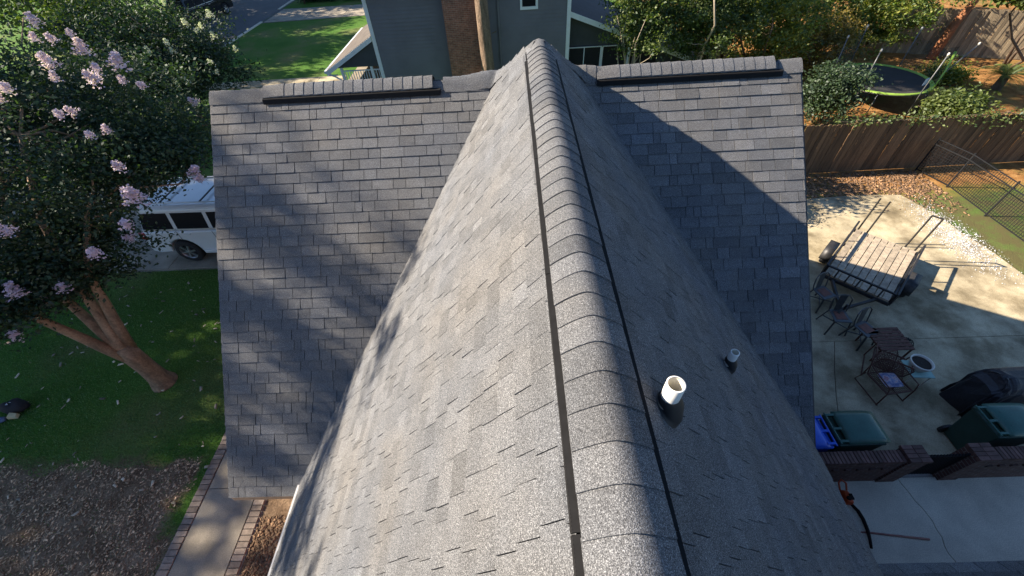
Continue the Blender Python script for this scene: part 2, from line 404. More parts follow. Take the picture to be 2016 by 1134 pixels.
# hips at the far end: caps sweep from the peak down onto the cross ridge
def surf(x, y):
    main = zmain(x) if abs(x) > 0.06 else zmain(0.06); rear = G - DD - M2 * (y - YC); front = G - DD - M2 * abs(YC - y)
    k = 0.05; h1 = -k * math.log(math.exp(-main / k + 100) + math.exp(-rear / k + 100)) + 100 * k if False else min(main, rear)
    return max(h1, front)
def swept_cap(pts, half, drop, lift, drape=True):
    n = 10; m = MB(); k = n + 1; rows = []
    for j, p in enumerate(pts):
        t = (pts[min(j + 1, len(pts) - 1)] - pts[max(j - 1, 0)]).normalized(); e = lift * (1 - j / (len(pts) - 1))
        sd = t.cross(Vector((0, 0, 1))).normalized(); up = sd.cross(t).normalized(); row = []
        for i in range(k):
            u = -1 + 2 * i / n; q = p + sd * (half * u) + up * (e - drop * abs(u) ** 2.0)
            if drape:
                w = abs(u) ** 1.3; fill = 0.055 * math.exp(-((abs(q.x) - 0.62) / 0.26) ** 2) * (1 - .4 * abs(u))
                q.z = q.z * (1 - w) + (surf(q.x, q.y) + 0.016 + e + fill) * w
                q.z = max(q.z, surf(q.x, q.y) + 0.014 + e)
            row.append(q)
        rows.append(row)
    V = [q for r in rows for q in r]; F = [(j * k + i, (j + 1) * k + i, (j + 1) * k + i + 1, j * k + i + 1) for j in range(len(rows) - 1) for i in range(n)]
    b = len(V); V += rows[0] + [q - Vector((0, 0, 0.011)) for q in rows[0]]; F += [(b + i, b + i + 1, b + k + i + 1, b + k + i) for i in range(n)]
    m.add(V, F); return m, n * (len(rows) - 1)
for s in (-1, 1):
    xj = xjl if s < 0 else xjr
    pts = []
    for i in range(61):
        x = s * (i / 60) * abs(xj) * 2.5
        y = min(YC, yhip(zmain(x))) if abs(x) > .06 else YH + (abs(x) / .06) * (yhip(zmain(.06)) - YH)
        if abs(x) < abs(xj): y = YH + (YC - YH) * (abs(x) / abs(xj))
        y = min(y, YC); f = abs(x) / abs(xj); z = surf(x, y) + 0.02 + 0.055 * math.exp(-((abs(x) - 0.62) / 0.26) ** 2)
        if f < .2: z = min(z, G)
        pts.append(Vector((x, y, z)))
    sm = list(pts)
    for it in range(6): sm = [sm[0]] + [(sm[i - 1] + sm[i] * 2 + sm[i + 1]) / 4 for i in range(1, 60)] + [sm[60]]
    pts = sm; step = 6
    for i in range(60 - step, -1, -step):
        seg = pts[max(0, i - 3):i + step + 1][::-1]
        mcap, nt_ = swept_cap(seg, 0.15, 0.060, 0.010)
        o = build(mcap, 'ridge_cap', M['shingle'], roof, tone=True); tn = float(np.clip(rc.normal(0.98, 0.06), .8, 1.15)); o.color = (tn, tn, tn, 1)
        o.data.polygons.foreach_set('use_smooth', [q < nt_ for q in range(len(o.data.polygons))])
# the rounded cap over the peak
mcap, nt_ = swept_cap([Vector((0, YH - 0.26, G + 0.006)), Vector((0, YH - 0.12, G + 0.008)), Vector((0, YH - 0.02, G + 0.004)), Vector((0, YH + 0.07, G - 0.04)), Vector((0, YH + 0.16, G - 0.13)), Vector((0, YH + 0.24, G - 0.25))], 0.12, 0.085, 0.010, False)
o = build(mcap, 'ridge_cap', M['shingle'], roof, tone=True); o.data.polygons.foreach_set('use_smooth', [q < nt_ for q in range(len(o.data.polygons))])
# cross ridge: plain caps, and two raised vented runs
plain_cap = cap_mesh('ridge_cap', 0.155, 0.125, 0.30, 0.010)
vent_cap = cap_mesh('ridge_cap', 0.150, 0.100, 0.30, 0.011)
def run_plain(x0, x1, dirx, z=ZX + 0.012):
    x = x0
    while (x - x1) * dirx < 0:
        put_cap(plain_cap, roof, (x, YC, z), (dirx, 0, -0.012), (0, 0, 1), float(np.clip(rc.normal(0.98, 0.07), .78, 1.2))); x += dirx * S * rc.choice([1.0, 1.0, 2.0])
run_plain(XL - 0.01, -3.70, 1); run_plain(-1.25, -0.95, 1); run_plain(XR + 0.01, 3.25, -1); run_plain(0.92, 0.70, -1)
for (x0, x1) in ((-3.74, -1.30), (0.80, 3.24)):
    half = (x1 - x0) / 2
    for j in range(2):
        v = vent_section(house, (x0 + j * half, YC, ZX + 0.05), (x0 + (j + 1) * half - 0.004, YC, ZX + 0.05), 0.150, 0.135, 0.098, M2)
        n = int(round(half / S))
        for i in range(n + (1 if j else 0)):
            xb = x0 + j * half + i * half / n
            if xb > x1 - 0.33: continue
            put_cap(vent_cap, v, (xb + 0.30, YC, ZX + 0.052), (-1, 0, -0.016), (0, 0, 1), float(np.clip(rc.normal(1.0, 0.07), .78, 1.2)))

# vent pipes ---------------------------------------------------------------
def vent_pipe(x, y, r, h, boot_r):
    z = zmain(x); an_ = math.atan(MR); base = Vector((x, y, z)); nrm = Vector((math.sin(an_), 0, math.cos(an_)))
    m = MB(); m.lathe([(r - 0.005, -0.12), (r, -0.12), (r, h), (r - 0.001, h + 0.002), (r - 0.006, h + 0.002)], base, 32); p = build(m, 'vent_pipe', M['pvc'], house, smooth=False, origin=base)
    p.data.polygons.foreach_set('use_smooth', [True] * len(p.data.polygons))
    m = MB(); m.lathe([(r - 0.0062, h - 0.002), (r - 0.0065, -0.1), (0.001, -0.1)], base, 32); build(m, 'pipe_lining', M['pvc_in'], p, smooth=True)
    R = Matrix((Vector((math.cos(an_), 0, -math.sin(an_))), Vector((0, 1, 0)), nrm)).transposed()
    m = MB(); n = 32; V = []
    rings = [(boot_r * 1.9, 0.010, 0), (boot_r * 1.88, 0.013, 0), (boot_r * 1.1, 0.016, 0), (boot_r * 0.98, 0.05, 0.3), (r + 0.022, 0.085, 0.8), (r + 0.004, 0.12, 1.0), (r + 0.001, 0.125, 1.0)]
    for (rr, hh, bl) in rings:
        for k in range(n):
            a = 2 * math.pi * k / n
            if rr > boot_r * 1.5:                                    # a flashing flange, longer down the slope
                q = Vector((rr * 0.80 * math.cos(a) * (1.25 if math.cos(a) > 0 else 0.9), rr * 0.72 * math.sin(a), hh))
            else: q = Vector((rr * math.cos(a), rr * math.sin(a), hh))
            wq = base + R @ q
            up = base + Vector((rr * math.cos(a), rr * math.sin(a), hh * 1.0)) + Vector((0, 0, 0.02))
            V.append(wq.lerp(up, bl))
    F = [(i * n + k, i * n + (k + 1) % n, (i + 1) * n + (k + 1) % n, (i + 1) * n + k) for i in range(len(rings) - 1) for k in range(n)]
    m.add(V, F); build(m, 'rubber_boot', M['rubber'], p, smooth=True)
vent_pipe(0.30, 0.825, 0.039, 0.24, 0.076)
vent_pipe(1.365, 1.80, 0.034, 0.23, 0.062)

# drip edges, fascia, walls --------------------------------------------------
def rake(x, y0, z0, y1, z1, s, mat_):
    m = MB(); m.hexa([(x, y0, z0 - 0.12), (x, y1, z1 - 0.12), (x + s * 0.02, y1, z1 - 0.12), (x + s * 0.02, y0, z0 - 0.12), (x, y0, z0 + 0.004), (x, y1, z1 + 0.004), (x + s * 0.02, y1, z1 + 0.004), (x + s * 0.02, y0, z0 + 0.004)])
    return build(m, 'rake_board', mat_, house)
for x, s in ((XL - 0.022, 1), (XR + 0.002, 1)):
    rake(x, YC - RUN, zE, YC, ZX, s, M['drip_dark'] if x > 0 else M['white_paint']); rake(x, YC + 0.003, ZX, YC + 3.3, zE, s, M['drip_dark'] if x > 0 else M['white_paint'])
zeL, zeR = zmain(XEL), zmain(XER)
m = MB(); m.lohi((XL, YC - RUN - 0.016, zE - 0.13), (XEL - 0.08, YC - RUN + 0.012, zE + 0.001)); build(m, 'drip_edge', M['drip'], house)
m = MB(); m.lohi((XEL - 0.055, Y_NEAR, zeL - 0.16), (XEL + 0.005, yvalley(zeL) - 0.06, zeL - 0.004)); build(m, 'fascia', M['grey_paint'], house)
m = MB(); m.lohi((XER - 0.01, EY, zeR - 0.14), (XER + 0.014, yvalley(zeR) - 0.02, zeR - 0.002)); build(m, 'fascia', M['drip_dark'], house)
m = MB(); m.lohi((XER + 0.05, EY - 0.012, EZ - 0.14), (9.5, EY + 0.012, EZ - 0.002)); build(m, 'fascia', M['drip_dark'], house)
wx0, wx1, wy0, wy1 = XL + 0.3, XR - 0.3, YC - RUN + 0.35, YC + 3.3 - 0.35
m = MB(); zt = zc(wy0) - 0.12
m.prism([(wy0, 0), (wy1, 0), (wy1, zt - .1), (YC, ZX - 0.25), (wy0, zt)], lambda q: (wx0, q[0], q[1]), lambda q: (wx1, q[0], q[1])); build(m, 'wall', M['house_brick'], house)
m = MB(); m.lohi((XEL + 0.38, Y_NEAR - 4, 0), (XER - 0.35, wy0 + 0.2, zeL - 0.1)); build(m, 'wall', M['house_brick'], house)
m = MB(); m.lohi((XER - 0.34, EY - 6.8, 0), (9.1, EY - 0.4, EZ - 0.15)); build(m, 'wall', M['house_brick'], house)

# ================================================================== GROUND, PAVING, LAWN
def pnoise(x, y, s=1.0):
    return np.sin(x * 2.1 * s + 1.3 * np.sin(y * 1.7 * s)) * 0.5 + np.sin(y * 2.9 * s + 0.8 * np.sin(x * 3.3 * s)) * 0.35 + np.sin((x + y) * 5.3 * s) * 0.15
def ground_mat():
    m, nt, N, L, p = nodes('ground_cover')
    g = N.new('ShaderNodeNewGeometry'); s = N.new('ShaderNodeSeparateXYZ'); L.new(g.outputs['Position'], s.inputs[0]); X, Y = s.outputs['X'], s.outputs['Y']
    n1 = noise(nt, 0.35, 4); n2 = noise(nt, 2.2, 4, 0.6); n3 = noise(nt, 26, 3, 0.7); n4 = noise(nt, 0.12, 2)
    grass = ramp(nt, n1, [(0.3, (0.050, 0.135, 0.018)), (0.5, (0.080, 0.165, 0.030)), (0.72, (0.17, 0.165, 0.07))])
    grass = mixc(nt, 1.0, grass, ramp(nt, n3, [(0.3, (0.6,) * 3), (0.7, (1.35,) * 3)]), 'MULTIPLY')
    dirt = ramp(nt, n2, [(0.3, (0.11, 0.07, 0.042)), (0.5, (0.19, 0.13, 0.082)), (0.7, (0.29, 0.21, 0.14))])
    dirt = mixc(nt, 1.0, dirt, ramp(nt, n3, [(0.3, (0.55,) * 3), (0.7, (1.5,) * 3)]), 'MULTIPLY')
    straw = ramp(nt, n2, [(0.3, (0.16, 0.075, 0.028)), (0.55, (0.30, 0.155, 0.055)), (0.75, (0.40, 0.24, 0.10))])
    straw = mixc(nt, 1.0, straw, ramp(nt, n3, [(0.3, (0.6,) * 3), (0.7, (1.35,) * 3)]), 'MULTIPLY')
    wob = math_n(nt, 'MULTIPLY', math_n(nt, 'SUBTRACT', n2, 0.5), 2.2); wob1 = math_n(nt, 'MULTIPLY', math_n(nt, 'SUBTRACT', noise(nt, 0.8, 3), 0.5), 3.0)
    def step(v, edge, soft): return math_n(nt, 'DIVIDE', math_n(nt, 'SUBTRACT', v, edge), soft, True)
    yw = math_n(nt, 'ADD', Y, math_n(nt, 'MULTIPLY', wob, 0.55)); xw = math_n(nt, 'ADD', X, math_n(nt, 'MULTIPLY', wob, 0.35))
    # worn mulch patch by the walk (near left), planting bed by the wall
    mulch = math_n(nt, 'MULTIPLY', math_n(nt, 'SUBTRACT', 1.0, step(yw, 3.05, 0.35)), math_n(nt, 'SUBTRACT', 1.0, step(xw, -7.25, 0.25)), True)
    mulch = math_n(nt, 'MAXIMUM', mulch, math_n(nt, 'MULTIPLY', math_n(nt, 'SUBTRACT', 1.0, step(yw, 1.7, 0.3)), math_n(nt, 'SUBTRACT', 1.0, step(X, 3.0, 0.2))))
    bed = math_n(nt, 'MULTIPLY', step(X, -5.6, 0.05), math_n(nt, 'MULTIPLY', math_n(nt, 'SUBTRACT', 1.0, step(X, 3.2, 0.1)), math_n(nt, 'SUBTRACT', 1.0, step(Y, 8.9, 0.1))))
    mulch = math_n(nt, 'MAXIMUM', mulch, bed)
    xs = math_n(nt, 'ADD', X, wob1)
    ys = math_n(nt, 'ADD', Y, math_n(nt, 'MULTIPLY', wob, 0.5))
    yard = math_n(nt, 'MULTIPLY', step(xs, 8.5, 1.5), step(ys, 11.0, 0.8))
    yard2 = math_n(nt, 'MULTIPLY', yard, math_n(nt, 'SUBTRACT', 1.0, math_n(nt, 'MULTIPLY', step(n1, 0.56, 0.1), 0.55)))
    dry = math_n(nt, 'MULTIPLY', step(X, 9.0, 1.0), math_n(nt, 'SUBTRACT', 1.0, step(ys, 10.9, 0.6)))
    col = mixc(nt, math_n(nt, 'MULTIPLY', dry, step(n2, 0.25, 0.3)), grass, (0.10, 0.092, 0.04))
    col = mixc(nt, yard2, col, straw); col = mixc(nt, mulch, col, dirt)
    L.new(col, p.inputs['Base Color']); p.inputs['Roughness'].default_value = 0.95; p.inputs['Specular IOR Level'].default_value = 0.1
    bump(nt, p, math_n(nt, 'ADD', n3, n2), 0.7, 0.03); return m
M['ground'] = ground_mat()
m = MB(); n = 40
xs = [-260, -120, -60, -40, -28, -20, -14, -8, -4, 0, 4, 8, 12, 16, 20, 26, 34, 50, 90, 200, 320]; ys = [-150, -60, -20, -6, 0, 4, 8, 12, 16, 20, 26, 34, 44, 60, 90, 160, 300]
m.add([(x, y, 0) for y in ys for x in xs], [(j * len(xs) + i, j * len(xs) + i + 1, (j + 1) * len(xs) + i + 1, (j + 1) * len(xs) + i) for j in range(len(ys) - 1) for i in range(len(xs) - 1)])
build(m, 'ground', M['ground'], kind='structure')

M['concrete'] = mat('old_concrete', (0.43, 0.37, 0.25), 0.9, 0.5, 1.1, 60, 0.35, 0.006)
def stain(m, scale, lo):
    nt = m.node_tree; p = nt.nodes['Principled BSDF']; src = p.inputs['Base Color'].links[0].from_socket
    f = ramp(nt, noise(nt, scale, 6, 0.65), [(0.34, lo), (0.52, (1, 1, 1))]); nt.links.new(mixc(nt, 1.0, src, f, 'MULTIPLY'), p.inputs['Base Color'])
stain(M['concrete'], 0.55, (0.62, 0.58, 0.50)); stain(M['concrete'], 3.5, (0.78, 0.76, 0.72))
M['concrete_cool'] = mat('grey_concrete', (0.64, 0.60, 0.50), 0.9, 0.2, 1.8, 70, 0.35, 0.006)
M['concrete_walk'] = mat('walk_concrete', (0.32, 0.28, 0.22), 0.92, 0.45, 1.6, 60, 0.4, 0.006)
M['asphalt'] = mat('asphalt_road', (0.085, 0.09, 0.10), 0.9, 0.2, 0.8, 50, 0.3, 0.006)
# driveway panels by the house
drive = build(MB().slab([(-21.0, 9.12), (-4.3, 9.06), (-4.3, 14.6), (-21.0, 14.6)], -0.05, 0.004), 'driveway', M['concrete_walk'], kind='structure')
for x0, x1 in ((-20.9, -17.6), (-17.6, -14.3), (-14.3, -11.33), (-11.33, -8.2), (-8.2, -4.4)):
    for y0, y1 in ((9.14, 11.85), (11.85, 14.55)):
        build(MB().slab([(x0 + .008, y0 + .008), (x1 - .008, y0 + .008), (x1 - .008, y1 - .008), (x0 + .008, y1 - .008)], 0.0, 0.03), 'concrete_panel', M['concrete_walk'], drive, bevel=0.006)
# front walk with brick borders
walk = build(MB().slab([(-6.9, -2.2), (-5.42, -2.2), (-5.42, 9.0), (-6.9, 9.0)], -0.04, 0.006), 'walkway', M['mortar'], kind='structure')
rb = RS(5)
for y0, y1 in ((-2.1, 0.55), (0.55, 2.62), (2.62, 4.7), (4.7, 6.8), (6.8, 8.95)):
    build(MB().slab([(-6.66, y0 + .006), (-5.66, y0 + .006), (-5.66, y1 - .006), (-6.66, y1 - .006)], 0, 0.032), 'concrete_panel', M['concrete_walk'], walk, bevel=0.006)
def brick_mesh(a, b, c, name='brick', mt=None):
    key = (a, b, c, mt.name); 
    if key in BRK: return BRK[key]
    mm = MB().box((0, 0, c / 2), (a, b, c)); e = 0.004
    V = [(-a/2, -b/2, 0), (a/2, -b/2, 0), (a/2, b/2, 0), (-a/2, b/2, 0), (-a/2, -b/2, c - e), (a/2, -b/2, c - e), (a/2, b/2, c - e), (-a/2, b/2, c - e), (-a/2 + e, -b/2 + e, c), (a/2 - e, -b/2 + e, c), (a/2 - e, b/2 - e, c), (-a/2 + e, b/2 - e, c)]
    F = [(3, 2, 1, 0), (0, 1, 5, 4), (1, 2, 6, 5), (2, 3, 7, 6), (3, 0, 4, 7), (4, 5, 9, 8), (5, 6, 10, 9), (6, 7, 11, 10), (7, 4, 8, 11), (8, 9, 10, 11)]
    BRK[key] = [mesh_from(name, V, F, [t] * 12) for t in (0.72, 0.88, 1.0, 1.15, 1.32)]
    for q in BRK[key]: q.materials.append(mt)
    return BRK[key]
BRK = {}
def put_brick(parent, dims, p, mt, rz=0, rng=rb, R=None):
    o = bpy.data.objects.new('brick', brick_mesh(*dims, mt=mt)[rng.randint(5)]); COL.objects.link(o); o.parent = parent
    o.location = Vector(p) - WL[parent]; o.rotation_euler = (0, 0, rz) if R is None else R
    return o
for xb in (-6.785, -5.535):
    y = -0.35
    while y < 4.6:
        put_brick(walk, (0.20, 0.088, 0.05), (xb + rb.uniform(-.004, .004), y, rb.uniform(-.014, -.006)), M['brick_pave'], rb.uniform(-.03, .03)); y += 0.1
# patio slabs and the yard beside the wall
patio = build(MB().slab([(3.0, 2.38), (12.9, 2.38), (13.0, 7.4), (12.95, 8.3), (12.75, 9.2), (12.7, 10.1), (12.3, 11.25), (11.2, 11.35), (9.3, 11.25), (3.0, 11.3)], -0.05, 0.003), 'patio', M['mortar'], kind='structure')
for poly, mt in (([(3.05, 5.56), (12.95, 5.50), (13.0, 7.4), (12.95, 8.3), (12.75, 9.2), (12.7, 10.05), (12.3, 11.2), (11.2, 11.3), (9.3, 11.22), (3.05, 11.25)], 'concrete'),
                 ([(3.05, 2.72), (12.9, 2.72), (12.94, 5.485), (7.05, 5.53), (6.62, 4.75), (6.3, 4.1), (5.95, 3.3), (5.75, 2.9), (5.7, 2.72)][1:], 'concrete'),
                 ([(3.05, 2.72), (5.69, 2.72), (5.74, 2.9), (5.94, 3.31), (6.29, 4.11), (6.61, 4.76), (7.035, 5.53), (3.05, 5.545)], 'concrete')):
    build(MB().slab(poly, 0, 0.03), 'concrete_panel', M[mt], patio, bevel=0.005)
side = build(MB().slab([(5.26, -1.5), (11, -1.5), (11, 2.42), (5.26, 2.42)], -0.05, 0.003), 'side_yard_slab', M['felt'], kind='structure')
crk = [(6.50, 2.46), (6.50, 2.36), (6.535, 2.22), (6.545, 2.09), (6.60, 1.93), (6.625, 1.74), (6.60, 1.62), (6.61, 1.50), (6.56, 1.38), (6.545, 1.28), (6.59, 1.1), (6.58, 0.6), (6.62, -1.45)]
build(MB().slab([(x - .006, y) for x, y in crk] + [(5.27, -1.45), (5.27, 2.46)], 0, 0.03), 'concrete_panel', M['concrete_cool'], side, bevel=0.004)
build(MB().slab(([(x + .006, y) for x, y in crk] + [(10.95, -1.45), (10.95, 2.46)])[::-1], 0, 0.03), 'concrete_panel', M['concrete_cool'], side, bevel=0.004)
edging = build(MB().slab([(4.2, -1.0), (5.255, -1.0), (5.255, 2.42), (4.2, 2.42)], -0.03, 0.02), 'brick_edging', M['mortar'], kind='structure')
y = 0.62
while y < 2.40:
    for xb in (5.145, 4.935): put_brick(edging, (0.20, 0.064, 0.06), (xb, y, rb.uniform(.004, .012)), M['brick_dull'], rb.uniform(-.02, .02))
    y += 0.076
# street, kerb, neighbour's path and drive
street = build(MB().slab([(-30.5, -60), (-21.6, -60), (-21.2, 30), (-21.0, 45), (-20.8, 110), (-30.5, 110)], -0.06, 0.006), 'street', M['asphalt'], kind='structure')
for y0, y1 in ((-40, 9.0), (14.8, 39.2), (43.4, 100)):
    build(MB().slab([(-21.35, y0), (-21.15, y0), (-20.95, y1), (-21.15, y1)], -0.02, 0.07), 'kerb', M['concrete_cool'], kind='structure', bevel=0.02)
npath = build(MB().slab([(-21.0, 24.35), (-10.2, 24.25), (-10.2, 25.55), (-21.0, 25.45)], -0.04, 0.004), 'garden_path', M['concrete_walk'], kind='structure')
for i in range(7):
    x0 = -20.9 + i * 1.54; build(MB().slab([(x0 + .01, 24.38), (x0 + 1.53, 24.36), (x0 + 1.53, 25.4), (x0 + .01, 25.4)], 0, 0.03), 'concrete_panel', M['concrete'], npath, bevel=0.006)
ndrive = build(MB().slab([(-21.0, 38.9), (-8.0, 39.6), (-8.0, 43.2), (-21.0, 43.6)], -0.04, 0.004), 'neighbour_driveway', M['asphalt'], kind='structure')
for i in range(4):
    x0 = -20.8 + i * 3.2; build(MB().slab([(x0 + .02, 39.0 + i * .15), (x0 + 3.18, 39.15 + i * .15), (x0 + 3.18, 43.3), (x0 + .02, 43.4)], 0, 0.03), 'concrete_panel', M['concrete_walk'], ndrive, bevel=0.006)

# grass blades (near lawn), mulch chips, leaf litter ------------------------------
def blade_mat(name, c, c2): return leaf_mat(name, c, c2, 0.25)
M['blade'] = blade_mat('grass_blade', (0.20, 0.31, 0.085), (0.060, 0.145, 0.030))
def in_mulch(x, y):
    w = pnoise(x, y, 1.4) * 0.35
    return ((y + w < 3.15) & (x + w * .6 < -7.2)) | ((y + w < 1.75) & (x < -6.95))
r = RS(21); N_ = 130000
x = r.uniform(-15.5, -6.92, N_); y = r.uniform(0.8, 9.1, N_)
k = (~in_mulch(x, y) | (r.rand(N_) < 0.05)) & (r.rand(N_) < 0.5 + 0.5 * np.clip(0.5 + pnoise(x, y, 0.7), 0, 1))
x, y = x[k], y[k]; n = len(x); a = r.uniform(0, 2 * np.pi, n); h = r.uniform(0.018, 0.05, n); wdt = r.uniform(0.004, 0.009, n); lean = r.uniform(0.01, 0.045, n); la = r.uniform(0, 2 * np.pi, n)
V = np.zeros((n, 3, 3)); V[:, 0] = np.stack([x - np.cos(a) * wdt, y - np.sin(a) * wdt, np.zeros(n)], 1); V[:, 1] = np.stack([x + np.cos(a) * wdt, y + np.sin(a) * wdt, np.zeros(n)], 1)
V[:, 2] = np.stack([x + np.cos(la) * lean, y + np.sin(la) * lean, h], 1)
tn = np.clip(r.normal(0.45, 0.28, n) + pnoise(x, y, 0.5) * 0.2, 0, 1)
big_mesh('lawn_grass', V.reshape(-1, 3), np.arange(n * 3).reshape(-1, 3), M['blade'], np.repeat(tn, 3), label='short green lawn grass between the drive and the mulch patch', cat='grass', kind='stuff')
def chips(name, label, cat, x, y, z, lmin, lmax, mt, seed, asp=(0.25, 0.5)):
    r = RS(seed); n = len(x); a = r.uniform(0, 2 * np.pi, n); l = r.uniform(lmin, lmax, n); w = l * r.uniform(*asp, n); t = l * 0.10
    ti = r.uniform(-.35, .35, n); ca, sa = np.cos(a), np.sin(a); P = np.zeros((n, 8, 3)); i = 0
    for zz in (-1, 1):
        for (u, v) in ((-1, -1), (1, -1), (1, 1), (-1, 1)):
            uu = u * l / 2 * (0.8 if zz > 0 else 1) * (1 + 0.25 * v * np.sin(a * 7)); vv = v * w / 2
            P[:, i, 0] = x + ca * uu - sa * vv; P[:, i, 1] = y + sa * uu + ca * vv; P[:, i, 2] = z + np.abs(ti) * l / 2 + ti * uu + zz * t / 2 + 0.004; i += 1
    F = np.array(HX)[None] + (np.arange(n) * 8)[:, None, None]
    return big_mesh(name, P.reshape(-1, 3), F.reshape(-1, 4), mt, np.repeat(np.clip(r.lognormal(-0.12, 0.42, n), 0.25, 2.4), 8), label=label, cat=cat, kind='stuff')
M['chip'] = mat('wood_chip', (0.46, 0.32, 0.195), 0.9, 0.35, 12, tone=True)
M['litter'] = mat('dead_leaf', (0.22, 0.13, 0.07), 0.85, 0.4, 12, tone=True)
r = RS(31); x = r.uniform(-13.5, -6.95, 26000); y = r.uniform(-0.4, 4.1, 26000); k = in_mulch(x, y); k &= r.rand(len(x)) < np.clip(0.75 + pnoise(x, y, 2.2) * .5, .15, 1); x, y = x[k], y[k]
chips('mulch_chips', 'grey brown wood chips of the worn mulch patch below the lawn', 'mulch', x, y, 0.003, 0.012, 0.058, M['chip'], 3, (.2, .6))
x = r.uniform(-5.40, -3.15, 5200); y = r.uniform(0.1, 2.1, 5200)
chips('leaf_litter', 'brown leaf litter in the bed between walkway and brick wall', 'leaf litter', x, y, 0.003, 0.018, 0.065, M['litter'], 4, (0.3, 0.75))
x = r.uniform(8.9, 13.8, 3600); y = r.uniform(11.35, 12.75, 3600) - r.rand(3600) ** 3 * 1.4
chips('fallen_leaves', 'dry brown leaves drifted along the foot of the wooden fence', 'leaf litter', x, y, 0.004, 0.03, 0.10, M['litter'], 6, (0.35, 0.8))
x = r.uniform(-13, -6.9, 170); y = r.uniform(2.2, 8.5, 170)
chips('lawn_twigs', 'pale twigs and petals scattered over the shaded lawn', 'twigs', x, y, 0.03, 0.04, 0.12, mat('pale_twig', (0.42, 0.36, 0.27), 0.9, 0.2, tone=True), 7, (0.12, 0.5))

# ================================================================== RIGHT SIDE: PATIO WALL, BINS, FURNITURE, TRAILER
M['wall_brick'] = brick_mat('patio_wall_brick', (0.125, 0.060, 0.050), (0.095, 0.048, 0.042), (0.20, 0.185, 0.17), 0.21, 0.072)
M['iron'] = mat('black_iron', (0.012, 0.013, 0.016), 0.7, 0.2, 20, spec=.2)
M['steel'] = mat('dark_steel', (0.045, 0.045, 0.048), 0.5, 0.35, 14, metal=0.5)
def patio_wall(label, x0, x1, px0, px1):
    t = thing('brick_garden_wall', label, 'wall', ((x0 + x1) / 2, 2.52, 0), 'low brick walls beside the gate')
    build(MB().lohi((x0, 2.425, 0), (x1, 2.615, 0.905)), 'wall_body', M['wall_brick'], t)
    x = x0 + 0.035
    while x < x1 - 0.02:
        put_brick(t, (0.056, 0.205, 0.09), (x, 2.52 + rb.uniform(-.003, .003), 0.908 + rb.uniform(0, .005)), M['brick_dull'], rb.uniform(-.012, .012)); x += 0.0665
    x = x0 + 0.06
    while x < x1 - 0.06:
        put_brick(t, (0.10, 0.03, 0.055), (x, 2.412, 0.665), M['brick_dull']); x += 0.21
    pier = build(MB().lohi((px0 + .02, 2.40, 0), (px1 - .02, 2.66, 0.985)), 'pier', M['wall_brick'], t)
    w = (px1 - px0)
    for i in range(2):
        for j in range(4):
            put_brick(pier, (w / 2 - .008, 0.068, 0.06), (px0 + w * (i + .5) / 2, 2.42 + 0.074 * j, 0.99 + rb.uniform(0, .004)), M['brick_dull'])
    return t
patio_wall('low brown brick wall beside the house corner, green lidded bin behind it', 4.3, 6.03, 6.035, 6.40)
patio_wall('low brown brick wall running off past the gate, second green bin behind it', 7.52, 11.0, 7.15, 7.515)
t = thing('iron_gate', 'black iron gate of close bars between the two brick piers', 'gate', (6.77, 2.52, 0))
m = MB(); m.bar((6.40, 2.52, 0.93), (7.15, 2.52, 0.93), 0.03); m.bar((6.40, 2.52, 0.10), (7.15, 2.52, 0.10), 0.03); m.bar((6.42, 2.52, 0.04), (6.42, 2.52, 0.98), 0.03); m.bar((7.13, 2.52, 0.04), (7.13, 2.52, 0.98), 0.03); build(m, 'gate_frame', M['iron'], t)
x = 6.46
while x < 7.11:
    build(MB().bar((x, 2.52, 0.05), (x, 2.52, 0.98), 0.02), 'gate_bar', M['iron'], t); x += 0.052

